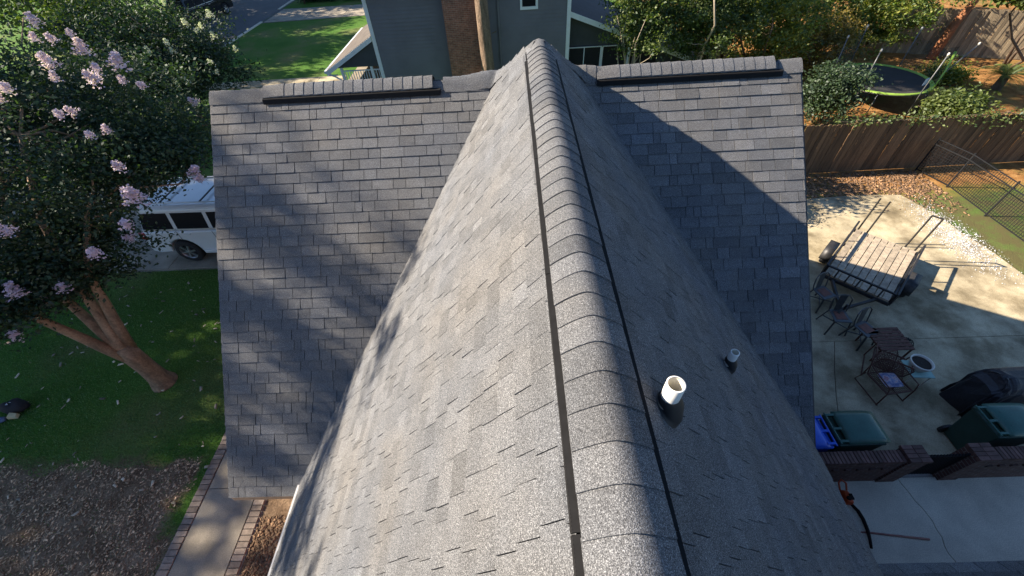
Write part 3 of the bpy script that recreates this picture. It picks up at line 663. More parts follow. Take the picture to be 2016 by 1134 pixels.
def wheeled_bin(label, x0, x1, y0, y1, h, body_m, lid_m, hinge):
    t = thing('wheeled_bin', label, 'bin', ((x0 + x1) / 2, (y0 + y1) / 2, 0), 'wheeled bins behind the brick wall')
    cx, cy = (x0 + x1) / 2, (y0 + y1) / 2; hx, hy = (x1 - x0) / 2, (y1 - y0) / 2
    def R_(f, z): return [(cx - hx * f, cy - hy * f, z), (cx + hx * f, cy - hy * f, z), (cx + hx * f, cy + hy * f, z), (cx - hx * f, cy + hy * f, z)]
    m = MB(); m.hexa(R_(.76, 0.05) + R_(.95, h - .07)); m.hexa(R_(.98, h - .11) + R_(.98, h - .05)); build(m, 'bin_body', body_m, t, bevel=0.02)
    s = hinge                                         # -1: hinge on the -x side
    hx0 = cx + s * hx; f0 = cx - s * hx * 1.02
    def L_(u, v, z): return (hx0 - s * (0.12 + u * (2 * hx - 0.10)), cy + v * hy, z)
    m = MB(); grid = []
    for i in range(9):
        u = i / 8; row = []
        for j in range(7):
            v = -1 + j / 3; dome = 0.045 * (1 - (2 * u - 1) ** 4) * (1 - 0.8 * v ** 4) - 0.10 * max(0, u - 0.86)
            row.append(L_(u, v * (1 - 0.12 * max(0, u - .55)), h + dome))
        grid.append(row)
    V = [q for r_ in grid for q in r_]; F = [(i * 7 + j, i * 7 + j + 1, (i + 1) * 7 + j + 1, (i + 1) * 7 + j) for i in range(8) for j in range(6)]
    if s > 0: F = [f[::-1] for f in F]
    if s < 0: pass
    m.add(V, F); lid = build(m, 'lid', lid_m, t, smooth=True)
    sol = lid.modifiers.new('thick', 'SOLIDIFY'); sol.thickness = 0.02; sol.offset = -1
    m = MB()
    for v in (-.42, .42): m.add([L_(.18, v - .03, h + .046), L_(.78, v - .03, h + .046), L_(.78, v + .03, h + .046), L_(.18, v + .03, h + .046), L_(.18, v - .02, h + .060), L_(.78, v - .02, h + .060), L_(.78, v + .02, h + .060), L_(.18, v + .02, h + .060)], HX)
    m.add([L_(.84, -.85, h + .02), L_(.88, -.85, h + .02), L_(.88, .85, h + .02), L_(.84, .85, h + .02), L_(.84, -.8, h + .042), L_(.88, -.8, h + .038), L_(.88, .8, h + .038), L_(.84, .8, h + .042)], HX)
    build(m, 'lid_ridges', lid_m, lid)
    m = MB(); m.tube([(hx0, cy - hy * .95, h + .01), (hx0, cy + hy * .95, h + .01)], 0.016, 8)
    for v in (-.8, -.05, .8): m.lohi((min(hx0, hx0 - s * .14), cy + v * hy - .02, h - .02), (max(hx0, hx0 - s * .14), cy + v * hy + .02, h + .028))
    build(m, 'handle', lid_m, t)
    for v in (-1, 1):
        m = MB(); R = Matrix.Rotation(math.pi / 2, 3, 'X'); m.lathe([(0.001, -.03), (.12, -.03), (.13, -.02), (.13, .02), (.12, .03), (.001, .03)], (hx0 - s * .12, cy + v * hy * .86, .13), 20, R); build(m, 'wheel', M['rubber'], t)
    return t
M['bin_green'] = mat('dark_green_plastic', (0.020, 0.060, 0.048), 0.42, 0.2, 5, 90, 0.1, 0.002)
M['lid_green'] = mat('green_plastic_lid', (0.030, 0.105, 0.085), 0.38, 0.22, 4, 90, 0.08, 0.002)
M['blue'] = mat('blue_plastic', (0.012, 0.085, 0.55), 0.4, 0.12, 4)
wheeled_bin('blue lidded bin half hidden by the roof edge', 4.28, 4.99, 2.68, 3.28, 1.04, M['blue'], M['blue'], 1)
wheeled_bin('green lidded bin next to the blue one, behind the wall', 5.08, 5.90, 2.71, 3.31, 1.05, M['bin_green'], M['lid_green'], -1)
wheeled_bin('green lidded bin beside the black covered grill', 7.80, 8.62, 2.76, 3.36, 1.05, M['bin_green'], M['lid_green'], -1)

# covered grill
M['cover'] = mat('black_cover', (0.026, 0.027, 0.034), 0.55, 0.25, 4, 30, 0.5, 0.02)
r = RS(8); m = MB(); V = []; NX = 56
ring = []
for i in range(NX):
    a = 2 * math.pi * i / NX; ca, sa = math.cos(a), math.sin(a); ring.append((math.copysign(abs(ca) ** .28, ca), math.copysign(abs(sa) ** .28, sa)))
# skirt, shelf step at one end, shoulders, and a long top with a soft ridge
levels = [(.02, 1.0, 1.0, 1.0), (.25, .985, .97, .8), (.5, .97, .95, .6), (.72, .955, .93, .4), (.84, .945, .90, .25), (.93, .80, .86, .2), (1.02, .76, .70, .15), (1.08, .74, .45, .1), (1.11, .72, .12, .05)]
NZ = len(levels) - 1
for (z, fx, fy, fl) in levels:
    for i, (u, v) in enumerate(ring):
        fold = 1 + .075 * fl * math.sin(i * 1.75 + 2.2 * math.sin(i * .6)) + .02 * r.normal()
        xs = .74 * (fx if u < 0 else max(fx, .90)) * fold
        V.append((9.22 + u * xs, 3.86 + v * .34 * fy * fold, z + (.025 * math.sin(i * .9 + z * 9) if z > .05 else 0) - (.06 if u > .8 and z > 1 else 0)))
F = [(j * NX + i, j * NX + (i + 1) % NX, (j + 1) * NX + (i + 1) % NX, (j + 1) * NX + i) for j in range(NZ) for i in range(NX)] + [tuple(NZ * NX + i for i in range(NX))]
m.add(V, F); t = thing('covered_grill', 'barbecue grill under a draped black cover, behind the second green bin', 'grill', (9.22, 3.86, 0)); build(m, 'cover', M['cover'], t)
for q in ((-.5, -.2), (.5, -.2), (-.5, .2), (.5, .2)): build(MB().tube([(9.2 + q[0], 3.86 + q[1], 0), (9.2 + q[0], 3.86 + q[1], .3)], .02), 'leg', M['steel'], t)

# metal cafe chairs
M['gunmetal'] = mat('gunmetal_paint', (0.10, 0.105, 0.11), 0.38, 0.25, 12, metal=0.6)
M['seat_red'] = mat('worn_red_brown_seat', (0.16, 0.055, 0.035), 0.55, 0.4, 16)
def cafe_chair():
    t = thing('metal_chair', '', 'chair', (0, 0, 0), 'metal cafe chairs on the patio')
    m = MB(); 
    for (sx, sy) in ((-1, -1), (1, -1), (-1, 1), (1, 1)):
        build(MB().bar((sx * .17, sy * .17, .44), (sx * .23, sy * .24, 0), .035, .025), 'leg', M['gunmetal'], t)
    m = MB(); m.slab([(-.19, -.20), (.19, -.20), (.18, .17), (.12, .20), (-.12, .20), (-.18, .17)], .425, .45); st = build(m, 'seat', M['gunmetal'], t, bevel=.012)
    build(MB().slab([(-.12, -.12), (.12, -.12), (.11, .12), (-.11, .12)], .45, .456), 'seat_panel', M['seat_red'], st)
    arc = [(-.19, .15, .44), (-.21, .20, .60), (-.20, .24, .78), (-.12, .27, .86), (0, .28, .875), (.12, .27, .86), (.20, .24, .78), (.21, .20, .60), (.19, .15, .44)]
    build(MB().tube(arc, .014, 8), 'back_frame', M['gunmetal'], t)
    m = MB(); m.hexa([(-.07, .185, .45), (.07, .185, .45), (.07, .195, .45), (-.07, .195, .45), (-.085, .265, .86), (.085, .265, .86), (.085, .275, .86), (-.085, .275, .86)]); build(m, 'back_splat', M['gunmetal'], t)
    m = MB(); m.bar((-.20, -.20, .2), (.20, .20, .2), .018); m.bar((.20, -.20, .21), (-.20, .20, .21), .018); build(m, 'cross_brace', M['gunmetal'], t)
    return t
proto = cafe_chair()
for i, (x, y, rz, lb) in enumerate(((7.20, 6.70, .30, 'grey metal chair close beside the trailer tongue, at the roof edge'), (7.17, 5.95, -.12, 'grey metal chair in the middle of the row of three'), (7.53, 5.55, .32, 'grey metal chair next to the rusty slatted table'))):
    c = proto if i == 0 else copy_tree(proto)
    c.location = (x, y, .03); c.rotation_euler = (0, 0, rz); c['label'] = lb; c.name = 'metal_chair'

# rusty table, rusty lounge chairs, wire basket, planter on side table
M['rust'] = mat('rusty_iron', (0.115, 0.052, 0.038), 0.85, 0.45, 18, 120, 0.3, 0.003)
t = thing('slatted_table', 'low rust brown slatted table beside the grey chairs', 'table', (7.86, 5.25, 0.03))
for i in range(7): build(MB().box((7.86, 4.98 + i * .09, .47), (.72, .07, .02)), 'slat', M['rust'], t)
m = MB(); m.bar((7.52, 4.95, .45), (7.52, 5.55, .45), .03); m.bar((8.2, 4.95, .45), (8.2, 5.55, .45), .03); build(m, 'table_frame', M['rust'], t)
for q in ((7.53, 4.97), (8.19, 4.97), (7.53, 5.53), (8.19, 5.53)): build(MB().bar((q[0], q[1], .03), (q[0], q[1], .46), .028), 'leg', M['rust'], t)
def lounge(label, x, y, rz):
    t = thing('rusty_patio_chair', label, 'chair', (0, 0, 0), 'rusty wire patio chairs')
    m = MB(); m.bar((-.27, -.25, .38), (.27, -.25, .38), .022); m.bar((-.27, .27, .34), (.27, .27, .34), .022); m.bar((-.27, -.25, .38), (-.27, .27, .34), .022); m.bar((.27, -.25, .38), (.27, .27, .34), .022)
    for i in range(13): m.bar((-.24 + i * .04, -.25, .378), (-.24 + i * .04, .27, .338), .007)
    for i in range(11): m.bar((-.27, -.22 + i * .045, .378 - i * .0035), (.27, -.22 + i * .045, .378 - i * .0035), .007)
    build(m, 'seat', M['rust'], t)
    m = MB(); a, b = (-.27, .27, .34), (.27, .27, .34); m.tube([a, (-.27, .40, .72), (-.2, .44, .84), (.2, .44, .84), (.27, .40, .72), b], .012, 6)
    for i in range(12): m.bar((-.22 + i * .04, .27, .34), (-.22 + i * .04, .435, .83), .007)
    for i in range(9): m.bar((-.26, .29 + i * .016, .40 + i * .05), (.26, .29 + i * .016, .40 + i * .05), .007)
    build(m, 'backrest', M['rust'], t)
    for s in (-1, 1):
        build(MB().tube([(s * .30, -.28, 0), (s * .30, -.26, .40), (s * .31, -.22, .56), (s * .31, .1, .58), (s * .29, .33, .60)], .013, 6), 'arm', M['rust'], t)
        build(MB().tube([(s * .29, -.30, .012), (s * .29, .36, .012), (s * .28, .30, .34)], .013, 6), 'runner', M['rust'], t)
    t.location = (x, y, .03); t.rotation_euler = (0, 0, rz); t['label'] = label; return t
lounge('rusty wire patio chair with the blue and pink cushion on it', 7.26, 4.22, 0.12)
lounge('rusty wire patio chair facing the planter, no cushion', 7.55, 4.72, 2.5)
def pillow_mat():
    m, nt, N, L, p = nodes('cushion_print'); f = noise(nt, 11, 4, .6)
    L.new(ramp(nt, f, [(.35, (0.10, 0.13, 0.28)), (.48, (0.22, 0.24, 0.38)), (.55, (0.50, 0.44, 0.46)), (.65, (0.36, 0.18, 0.22))]), p.inputs['Base Color']); p.inputs['Roughness'].default_value = .8; return m
m = MB(); n = 8; V = []
for s in (1, -1):
    for i in range(n + 1):
        for j in range(n + 1):
            u, v = -1 + 2 * i / n, -1 + 2 * j / n; hgt = .06 * (1 - u ** 4) * (1 - v ** 4)
            V.append((7.24 + u * .19 * (1 - .08 * v * v), 4.24 + v * .17 * (1 - .08 * u * u), .46 + s * hgt))
F = [(k * 81 + i * 9 + j, k * 81 + (i + 1) * 9 + j, k * 81 + (i + 1) * 9 + j + 1, k * 81 + i * 9 + j + 1)[::(1 if k == 0 else -1)] for k in range(2) for i in range(8) for j in range(8)]
m.add(V, F); build(m, 'cushion', pillow_mat(), None, smooth=True, origin=(7.24, 4.24, .40), label='small blue and pink printed cushion lying on the rusty chair', cat='cushion')
m = MB()
for i in range(7):
    a = math.pi * i / 7; m.tube([(8.42 + .15 * math.cos(a) * math.sin(q), 5.30 + .15 * math.sin(a) * math.sin(q), .18 + .15 * math.cos(q)) for q in [2 * math.pi * k / 20 for k in range(21)]], .005, 5)
for zz in (-.08, 0, .08): m.tube([(8.42 + math.sqrt(.0225 - zz * zz) * math.cos(q), 5.30 + math.sqrt(.0225 - zz * zz) * math.sin(q), .18 + zz) for q in [2 * math.pi * k / 20 for k in range(21)]], .005, 5)
build(m, 'wire_ball', M['iron'], None, origin=(8.42, 5.30, .03), label='round black wire ball lying beside the slatted table', cat='ornament')
M['teal'] = mat('pale_teal_paint', (0.30, 0.50, 0.46), 0.5, 0.2, 8)
M['cream'] = mat('cream_glaze', (0.62, 0.60, 0.54), 0.4, 0.15, 8)
M['soil'] = mat('potting_soil', (0.03, 0.024, 0.02), 0.95, 0.3, 30, 80, .8, .01)
t = thing('side_table', 'small pale teal side table holding the planter', 'table', (7.95, 4.48, .03))
build(MB().slab([(7.72, 4.28), (8.16, 4.24), (8.2, 4.66), (7.76, 4.70)], .44, .465), 'tabletop', M['teal'], t, bevel=.006)
for q in ((7.75, 4.31), (8.12, 4.28), (8.15, 4.62), (7.79, 4.66)): build(MB().tube([(q[0], q[1], .03), (q[0], q[1], .44)], .011, 8), 'leg', M['cream'], t)
t = thing('planter_bowl', 'round planter with a cream rim full of dark soil on the teal table', 'planter', (7.93, 4.50, .465))
build(MB().lathe([(.10, .0), (.14, .02), (.19, .14), (.205, .19), (.205, .215), (.185, .215), (.175, .17)], (7.93, 4.50, .466), 32), 'pot', M['cream'], t, smooth=True)
build(MB().lathe([(.183, .0), (.12, .012), (.001, .018)], (7.93, 4.50, .63), 24), 'soil', M['soil'], t, smooth=True)

# chainsaw-like pole tool on the brick edging, hose, steel rod on the slab
M['orange'] = mat('orange_red_plastic', (0.6, 0.10, 0.03), 0.45, 0.2, 9)
t = thing('garden_tool', 'orange red power tool lying on the brick edging by the eave', 'tool', (5.350, 2.15, .06))
m = MB(); m.hexa([(5.260, 2.02, .07), (5.400, 2.00, .07), (5.440, 2.26, .07), (5.300, 2.28, .07), (5.280, 2.05, .20), (5.380, 2.03, .20), (5.400, 2.22, .17), (5.320, 2.24, .17)]); build(m, 'motor_housing', M['orange'], t, bevel=.025)
build(MB().tube([(5.290, 2.26, .12), (5.280, 2.36, .20), (5.330, 2.40, .23), (5.390, 2.34, .22), (5.380, 2.24, .15)], .016, 8), 'handle', M['orange'], t)
m = MB(); m.box((5.370, 2.12, .205), (.05, .10, .03)); m.lathe([(.001, .03), (.035, .03), (.04, 0)], (5.320, 2.10, .195), 14); build(m, 'engine_cover', M['black_plastic'], t, bevel=.006)
build(MB().tube([(5.370, 2.02, .10), (5.430, 1.92, .085), (5.445, 1.80, .08), (5.420, 1.62, .08), (5.370, 1.48, .085), (5.320, 1.36, .085)], [.026, .03, .03, .028, .024, .02], 10), 'drive_shaft', M['black_plastic'], t, smooth=True)
build(MB().tube([(5.20, 1.61, .036), (5.42, 1.60, .04), (6.37, 1.475, .045)], [.006, .016, .018], 8), 'steel_rod', mat('reddish_steel', (0.26, 0.11, 0.10), .6, .3, 20), None, smooth=True, origin=(5.8, 1.55, .03), label='thin reddish steel rod lying on the cracked concrete', cat='rod')

# utility trailer ----------------------------------------------------------------
t = thing('utility_trailer', 'steel utility trailer with a weathered plank deck standing on the patio', 'trailer', (8.89, 7.64, .03))
C0 = Vector((8.89, 7.64, 0)); uu = Vector((-.730, -.683, 0)).normalized(); vv = Vector((.683, -.730, 0)).normalized()
def T(a, b, z): return C0 + uu * a + vv * b + Vector((0, 0, z))
LN, WD, DZ = 1.22, .72, .50
M['plank'] = mat('weathered_plank', (0.37, 0.31, 0.235), 0.85, 0.4, 9, 70, .4, .004, tone=True, stretch=(1, 1, 1))
for i in range(9):
    b0 = -WD + .02 + i * .158; m = MB(); m.tone = float(rb.uniform(.78, 1.2)); m.hexa([T(-LN, b0, DZ), T(LN, b0, DZ), T(LN, b0 + .140, DZ), T(-LN, b0 + .140, DZ), T(-LN, b0, DZ + .035), T(LN, b0, DZ + .035), T(LN, b0 + .140, DZ + .035), T(-LN, b0 + .140, DZ + .035)]); build(m, 'plank', M['plank'], t, tone=True, bevel=.004)
m = MB()
for b in (-WD - .03, WD + .03): m.bar(T(-LN - .03, b, DZ - .02), T(LN + .03, b, DZ - .02), .05, .09)
for a in (-LN - .03, -.4, .4, LN + .03): m.bar(T(a, -WD - .03, DZ - .05), T(a, WD + .03, DZ - .05), .05, .07)
build(m, 'chassis', M['steel'], t)
for s in (-1, 1):
    m = MB(); b = s * (WD + .04); m.bar(T(-LN, b, DZ + .27), T(LN, b, DZ + .27), .04, .04)
    for a in (-LN, -.45, .45, LN): m.bar(T(a, b, DZ), T(a, b, DZ + .27), .035, .035)
    build(m, 'side_rail', M['steel'], t)
    m = MB(); R = Matrix((uu, Vector((0, 0, 1)), vv)).transposed(); wc = T(0.05, s * (WD + .20), .27); m.lathe([(.12, -.085), (.24, -.085), (.265, -.06), (.265, .06), (.24, .085), (.12, .085)], wc, 28, R); w = build(m, 'wheel', M['rubber'], t, smooth=True)
    m = MB(); m.lathe([(.001, .07), (.05, .075), (.10, .05), (.125, .07), (.125, -.07), (.001, -.05)], wc, 20, R); build(m, 'rim', M['cream'], w, smooth=True)
    m = MB(); P_ = []
    for k in range(11):
        a = math.pi * k / 10; P_.append((.05 + .36 * math.cos(a), .30 + .30 * min(1, 1.3 * math.sin(a))))
    V = [T(a, s * (WD + .085), z) for a, z in P_] + [T(a, s * (WD + .32), z) for a, z in P_]; m.add(V, [(k, k + 1, 12 + k, 11 + k) for k in range(10)]); f = build(m, 'fender', M['steel'], t, smooth=True); so = f.modifiers.new('t', 'SOLIDIFY'); so.thickness = .01
m = MB(); m.bar(T(LN, -WD, DZ + .27), T(LN, WD, DZ + .27), .04)
for i in range(7): m.bar(T(LN, -WD + i * WD / 3, DZ), T(LN, -WD + i * WD / 3, DZ + .27), .025)
build(m, 'front_rail', M['steel'], t)
for b in (-.56, .56):                                   # two upright loading ramps
    m = MB(); m.bar(T(-LN - .06, b - .11, DZ), T(-LN - .06, b - .11, DZ + 1.05), .03); m.bar(T(-LN - .06, b + .11, DZ), T(-LN - .06, b + .11, DZ + 1.05), .03)
    if b > 0: m.bar(T(-LN - .06, b - .12, DZ + 1.05), T(-LN - .06, b + .12, DZ + 1.05), .03)
    build(m, 'ramp', M['steel'], t)
m = MB(); m.bar(T(LN, -.5, DZ - .06), T(LN + .95, 0, DZ - .06), .05, .08); m.bar(T(LN, .5, DZ - .06), T(LN + .95, 0, DZ - .06), .05, .08); m.bar(T(LN + .9, 0, DZ - .06), T(LN + 1.15, 0, DZ - .04), .06, .07); build(m, 'tongue', M['steel'], t)
build(MB().tube([T(LN + .9, .05, .03), T(LN + .9, .05, DZ + .12)], .025, 8), 'jack', M['steel'], t)

# wooden privacy fence ---------------------------------------------------------------
M['fence_wood'] = mat('weathered_fence_board', (0.15, 0.088, 0.046), 0.9, 0.45, 3, 50, .5, .005, tone=True, stretch=(6, 6, .6))
M['fence_pale'] = mat('bleached_fence_board', (0.30, 0.24, 0.16), 0.9, 0.4, 3, 50, .5, .005, tone=True, stretch=(6, 6, .6))
def board_fence(label, p0, p1, h, mt, seed, bw=.142, dog=True):
    rf = RS(seed); p0 = Vector(p0); p1 = Vector(p1); d = (p1 - p0); L = d.length; d.normalize(); nrm = Vector((-d.y, d.x, 0))
    t = thing('board_fence', label, 'fence', tuple(p0)); n = int(L / bw); cachem = {}
    for i in range(n):
        hh = round(h + rf.choice([-.03, -.015, 0, .015]), 3); tn = round(float(rf.choice([.62, .78, .9, 1.0, 1.15, 1.35])), 2); key = (hh, tn)
        if key not in cachem:
            w = bw - .008; m = MB(); m.tone = tn; m.prism([(0, .02), (w, .02), (w, hh - .03), (w - .03, hh), (.03, hh), (0, hh - .03)], lambda q: (q[0], 0, q[1]), lambda q: (q[0], .018, q[1]))
            me = mesh_from('board', m.V, m.F, m.T); me.materials.append(mt); cachem[key] = me
        o = bpy.data.objects.new('board', cachem[key]); COL.objects.link(o); o.parent = t; o.location = d * (i * bw) + nrm * rf.uniform(-.006, .006); o.rotation_euler = (rf.uniform(-.012, .012), rf.uniform(-.008, .008), math.atan2(d.y, d.x))
    for z in (.35, h * .55, h - .3): build(MB().bar(p0 + nrm * .05 + Vector((0, 0, z)), p1 + nrm * .05 + Vector((0, 0, z)), .04, .09), 'rail', mt, t, tone=True)
    for k in range(int(L / 2.4) + 1): q = p0 + d * min(L, k * 2.4 + .3) + nrm * .10; build(MB().bar(q, q + Vector((0, 0, h + .05)), .09), 'post', mt, t, tone=True)
    return t
board_fence('brown weathered board fence across the yard behind the patio', (8.2, 12.72, 0), (24.5, 12.95, 0), 1.82, M['fence_wood'], 3)
board_fence('sun bleached board fence at the far corner of the back yard', (19.8, 24.4, 0), (29.5, 20.6, 0), 2.1, M['fence_pale'], 5, .16)

# black wire fence ----------------------------------------------------------------------
t = thing('wire_fence', 'black wire mesh fence on thin posts at the edge of the patio', 'fence', (14.0, 10.6, 0))
wp = [Vector((13.75, 12.62, 0)), Vector((14.05, 11.55, 0)), Vector((14.03, 9.95, 0)), Vector((14.05, 8.5, 0)), Vector((14.3, 7.0, 0))]
for q in wp: build(MB().tube([q, q + Vector((.03, 0, 1.22))], .026, 8), 'post', M['iron'], t)
m = MB(); wm = MB()
for a, b in zip(wp[:-1], wp[1:]):
    for z in (.08, 1.0, 1.18): m.bar(a + Vector((0, 0, z)), b + Vector((0, 0, z)), .022)
    n = int((b - a).length / .07)
    for i in range(1, n): q = a.lerp(b, i / n); wm.bar(q + Vector((0, 0, .06)), q + Vector((0, 0, 1.18)), .010)
    for k in range(1, 12): wm.bar(a + Vector((0, 0, .08 + k * .085)), b + Vector((0, 0, .08 + k * .085)), .006)
build(m, 'rail', M['iron'], t); build(wm, 'wire_mesh', M['iron'], t, kind='stuff')

# trampoline ------------------------------------------------------------------------------
t = thing('trampoline', 'round trampoline with a lime green pad and slumped safety net', 'trampoline', (15.75, 18.55, 0))
TC = Vector((15.75, 18.55, .9)); TRr = 1.82
M['lime'] = mat('lime_pad', (0.26, 0.42, 0.06), 0.6, 0.2, 6)
M['mat'] = mat('jump_mat', (0.028, 0.026, 0.026), 0.8, 0.3, 2)
M['galv'] = mat('galvanised_tube', (0.14, 0.145, 0.15), 0.5, 0.25, 10, metal=.4)
def circ(r_, z, n=48): return [(TC.x + r_ * math.cos(2 * math.pi * k / n), TC.y + r_ * math.sin(2 * math.pi * k / n), z) for k in range(n + 1)]
build(MB().tube(circ(TRr, .88), .035, 8, False), 'frame_ring', M['galv'], t, smooth=True)
n = 48; m = MB(); V = []
for rr, z in ((TRr + .04, .90), (TRr + .03, .935), (TRr - .10, .93), (TRr - .12, .905)): V += circ(rr, z)[:-1]
m.add(V, [(i * n + k, i * n + (k + 1) % n, (i + 1) * n + (k + 1) % n, (i + 1) * n + k) for i in range(3) for k in range(n)]); build(m, 'safety_pad', M['lime'], t)
m = MB(); V = [(TC.x, TC.y, .80)]
for rr, z in ((.8, .82), (TRr - .13, .90)): V += circ(rr, z)[:-1]
m.add(V, [(0, 1 + k, 1 + (k + 1) % n) for k in range(n)] + [(1 + k, 1 + n + k, 1 + n + (k + 1) % n, 1 + (k + 1) % n) for k in range(n)]); build(m, 'jumping_mat', M['mat'], t, smooth=True)
PA = [-80, -25, 38, 98, 160, 215]
for i, a in enumerate(PA):
    a = math.radians(a); q = Vector((TC.x + (TRr + .10) * math.cos(a), TC.y + (TRr + .10) * math.sin(a), 0)); ln = Vector((math.cos(a), math.sin(a), 0)) * (.06 if i != 1 else .5)
    build(MB().tube([q, q + Vector((0, 0, 1.2)), q + ln + Vector((0, 0, 2.4))], .021, 8), 'pole', M['galv'], t, smooth=True)
    build(MB().lathe([(.001, .06), (.03, .05), (.04, 0), (.03, -.05), (.001, -.06)], q + ln + Vector((0, 0, 2.42)), 12), 'pole_cap', M['cream'], t, smooth=True)
    ql = Vector((TC.x + (TRr) * math.cos(a + .35), TC.y + TRr * math.sin(a + .35), 0)); build(MB().tube([ql, ql + Vector((0, 0, .88))], .021, 8), 'leg', M['galv'], t, smooth=True)
mn, nt, N, L, p = nodes('safety_net'); p.inputs['Base Color'].default_value = (.05, .055, .045, 1); p.inputs['Alpha'].default_value = .38; p.inputs['Roughness'].default_value = .9
def net(a0, a1, h0, h1, sag):
    m = MB(); V = []; K = 12; J = 5
    for j in range(J + 1):
        for k in range(K + 1):
            a = math.radians(a0 + (a1 - a0) * k / K); s_ = math.sin(math.pi * k / K); rr = TRr + .08 + .12 * math.sin(k * 1.7) * j / J
            V.append((TC.x + rr * math.cos(a), TC.y + rr * math.sin(a), h0 + (h1 - sag * s_ - h0) * j / J))
    m.add(V, [(j * (K + 1) + k, j * (K + 1) + k + 1, (j + 1) * (K + 1) + k + 1, (j + 1) * (K + 1) + k) for j in range(J) for k in range(K)]); build(m, 'safety_net', mn, t, smooth=True)
net(-22, 38, .93, 2.3, .35); net(98, 160, .93, 2.3, .8)
build(MB().tube([(17.05, 17.25, .95), (17.35, 17.55, 1.5), (17.6, 17.9, 2.05)], [.03, .035, .05], 8), 'pad_strip', M['lime'], t, smooth=True)
build(MB().box((16.85, 17.55, 1.06), (.28, .02, .26), Matrix.Rotation(.5, 3, 'Z')), 'warning_tag', M['white_paint'], t)
# white grit spilled on the slab edge
r = RS(77); x = r.normal(0, 1, 5200); y = r.normal(0, 1, 5200); xx = 12.45 + x * .30 + y * .02; yy = 9.1 - np.abs(r.normal(0, .75, 5200)) * np.sign(r.uniform(-.7, 1, 5200)) + y * .15; k = (xx < 13.2) & (xx > 11.6) & (r.rand(5200) < .62); xx, yy = xx[k], yy[k]
chips('spilled_grit', 'white grit spilled along the far edge of the patio slab', 'grit', xx, yy, .032, .008, .03, mat('white_grit', (.55, .56, .58), .9, .1, tone=True), 9, (.5, 1))

# ================================================================== NEIGHBOUR'S HOUSE
M['siding'] = mat('blue_grey_siding', (0.135, 0.137, 0.160), 0.75, 0.14, 1.2)
M['dark_siding'] = mat('dark_grey_wall', (0.05, 0.056, 0.066), 0.8, 0.2, 2)
M['chimney_brick'] = brick_mat('chimney_brick', (0.27, 0.115, 0.08), (0.17, 0.075, 0.055), (0.28, 0.23, 0.20), 0.21, 0.072)
M['trim'] = mat('white_trim', (0.62, 0.66, 0.70), 0.55, 0.08, 6)
M['glass'] = mat('window_glass', (0.012, 0.014, 0.018), 0.2, 0.1, 3, spec=.12)
M['old_shingle'] = mat('brown_shingle', (0.10, 0.085, 0.075), 0.95, 0.35, 3, 40, .5, .01)
NY, NXL, NXR, NH = 21.5, -6.81, 2.30, 4.75
nb = thing('grey_house', 'two storey blue grey sided house with a brick chimney behind the roof ridge', 'house', (-2.2, NY, 0))
build(MB().lohi((NXL, NY + .03, 0), (NXR, NY + 10, NH)), 'wall', M['siding'], nb)
m = MB(); z = 0.05                                       # lap siding as real boards
while z < NH - .16:
    m.hexa([(NXL, NY + .026, z), (NXR, NY + .026, z), (NXR, NY + .05, z), (NXL, NY + .05, z), (NXL, NY + .026 - .002, z + .005), (NXR, NY + .024, z + .005), (NXR, NY + .05, z + .005), (NXL, NY + .05, z + .005)]) if False else None
    m.hexa([(NXL, NY, z), (NXR, NY, z), (NXR, NY + .029, z), (NXL, NY + .029, z), (NXL, NY + .026, z + .155), (NXR, NY + .026, z + .155), (NXR, NY + .029, z + .155), (NXL, NY + .029, z + .155)]); z += .152
build(m, 'lap_siding', M['siding'], nb, kind='stuff')
for x in (NXL, NXR): build(MB().lohi((x - .085, NY - .022, 0), (x + .085, NY + .10, NH)), 'corner_board', M['trim'], nb)
build(MB().lohi((-3.32, NY - .42, 0), (-1.80, NY + .2, NH + 1.5)), 'chimney', M['chimney_brick'], nb)
build(MB().lohi((-.92, NY - .07, 0), (-.84, NY + .01, NH)), 'downspout', M['siding'], nb)
w = build(MB().lohi((.20, NY - .012, 3.72), (.79, NY + .02, 4.55)), 'window', M['glass'], nb)
m = MB(); m.lohi((.10, NY - .04, 3.60), (.90, NY + .03, 3.71)); m.lohi((.10, NY - .04, 4.56), (.90, NY + .03, 4.67)); m.lohi((.10, NY - .04, 3.712), (.195, NY + .03, 4.558)); m.lohi((.795, NY - .04, 3.712), (.90, NY + .03, 4.558)); m.lohi((.2, NY - .03, 4.10), (.79, NY + .02, 4.15)); build(m, 'window_frame', M['trim'], w)
m = MB(); m.add([(NXL - .4, NY - .4, NH - .1), (NXR + .4, NY - .4, NH - .1), (NXR + .4, NY + 5, NH + 1.3), (NXL - .4, NY + 5, NH + 1.3), (NXL - .4, NY + 10.4, NH - .1), (NXR + .4, NY + 10.4, NH - .1)], [(0, 1, 2, 3), (3, 2, 5, 4)]); rf = build(m, 'roof', M['old_shingle'], nb)
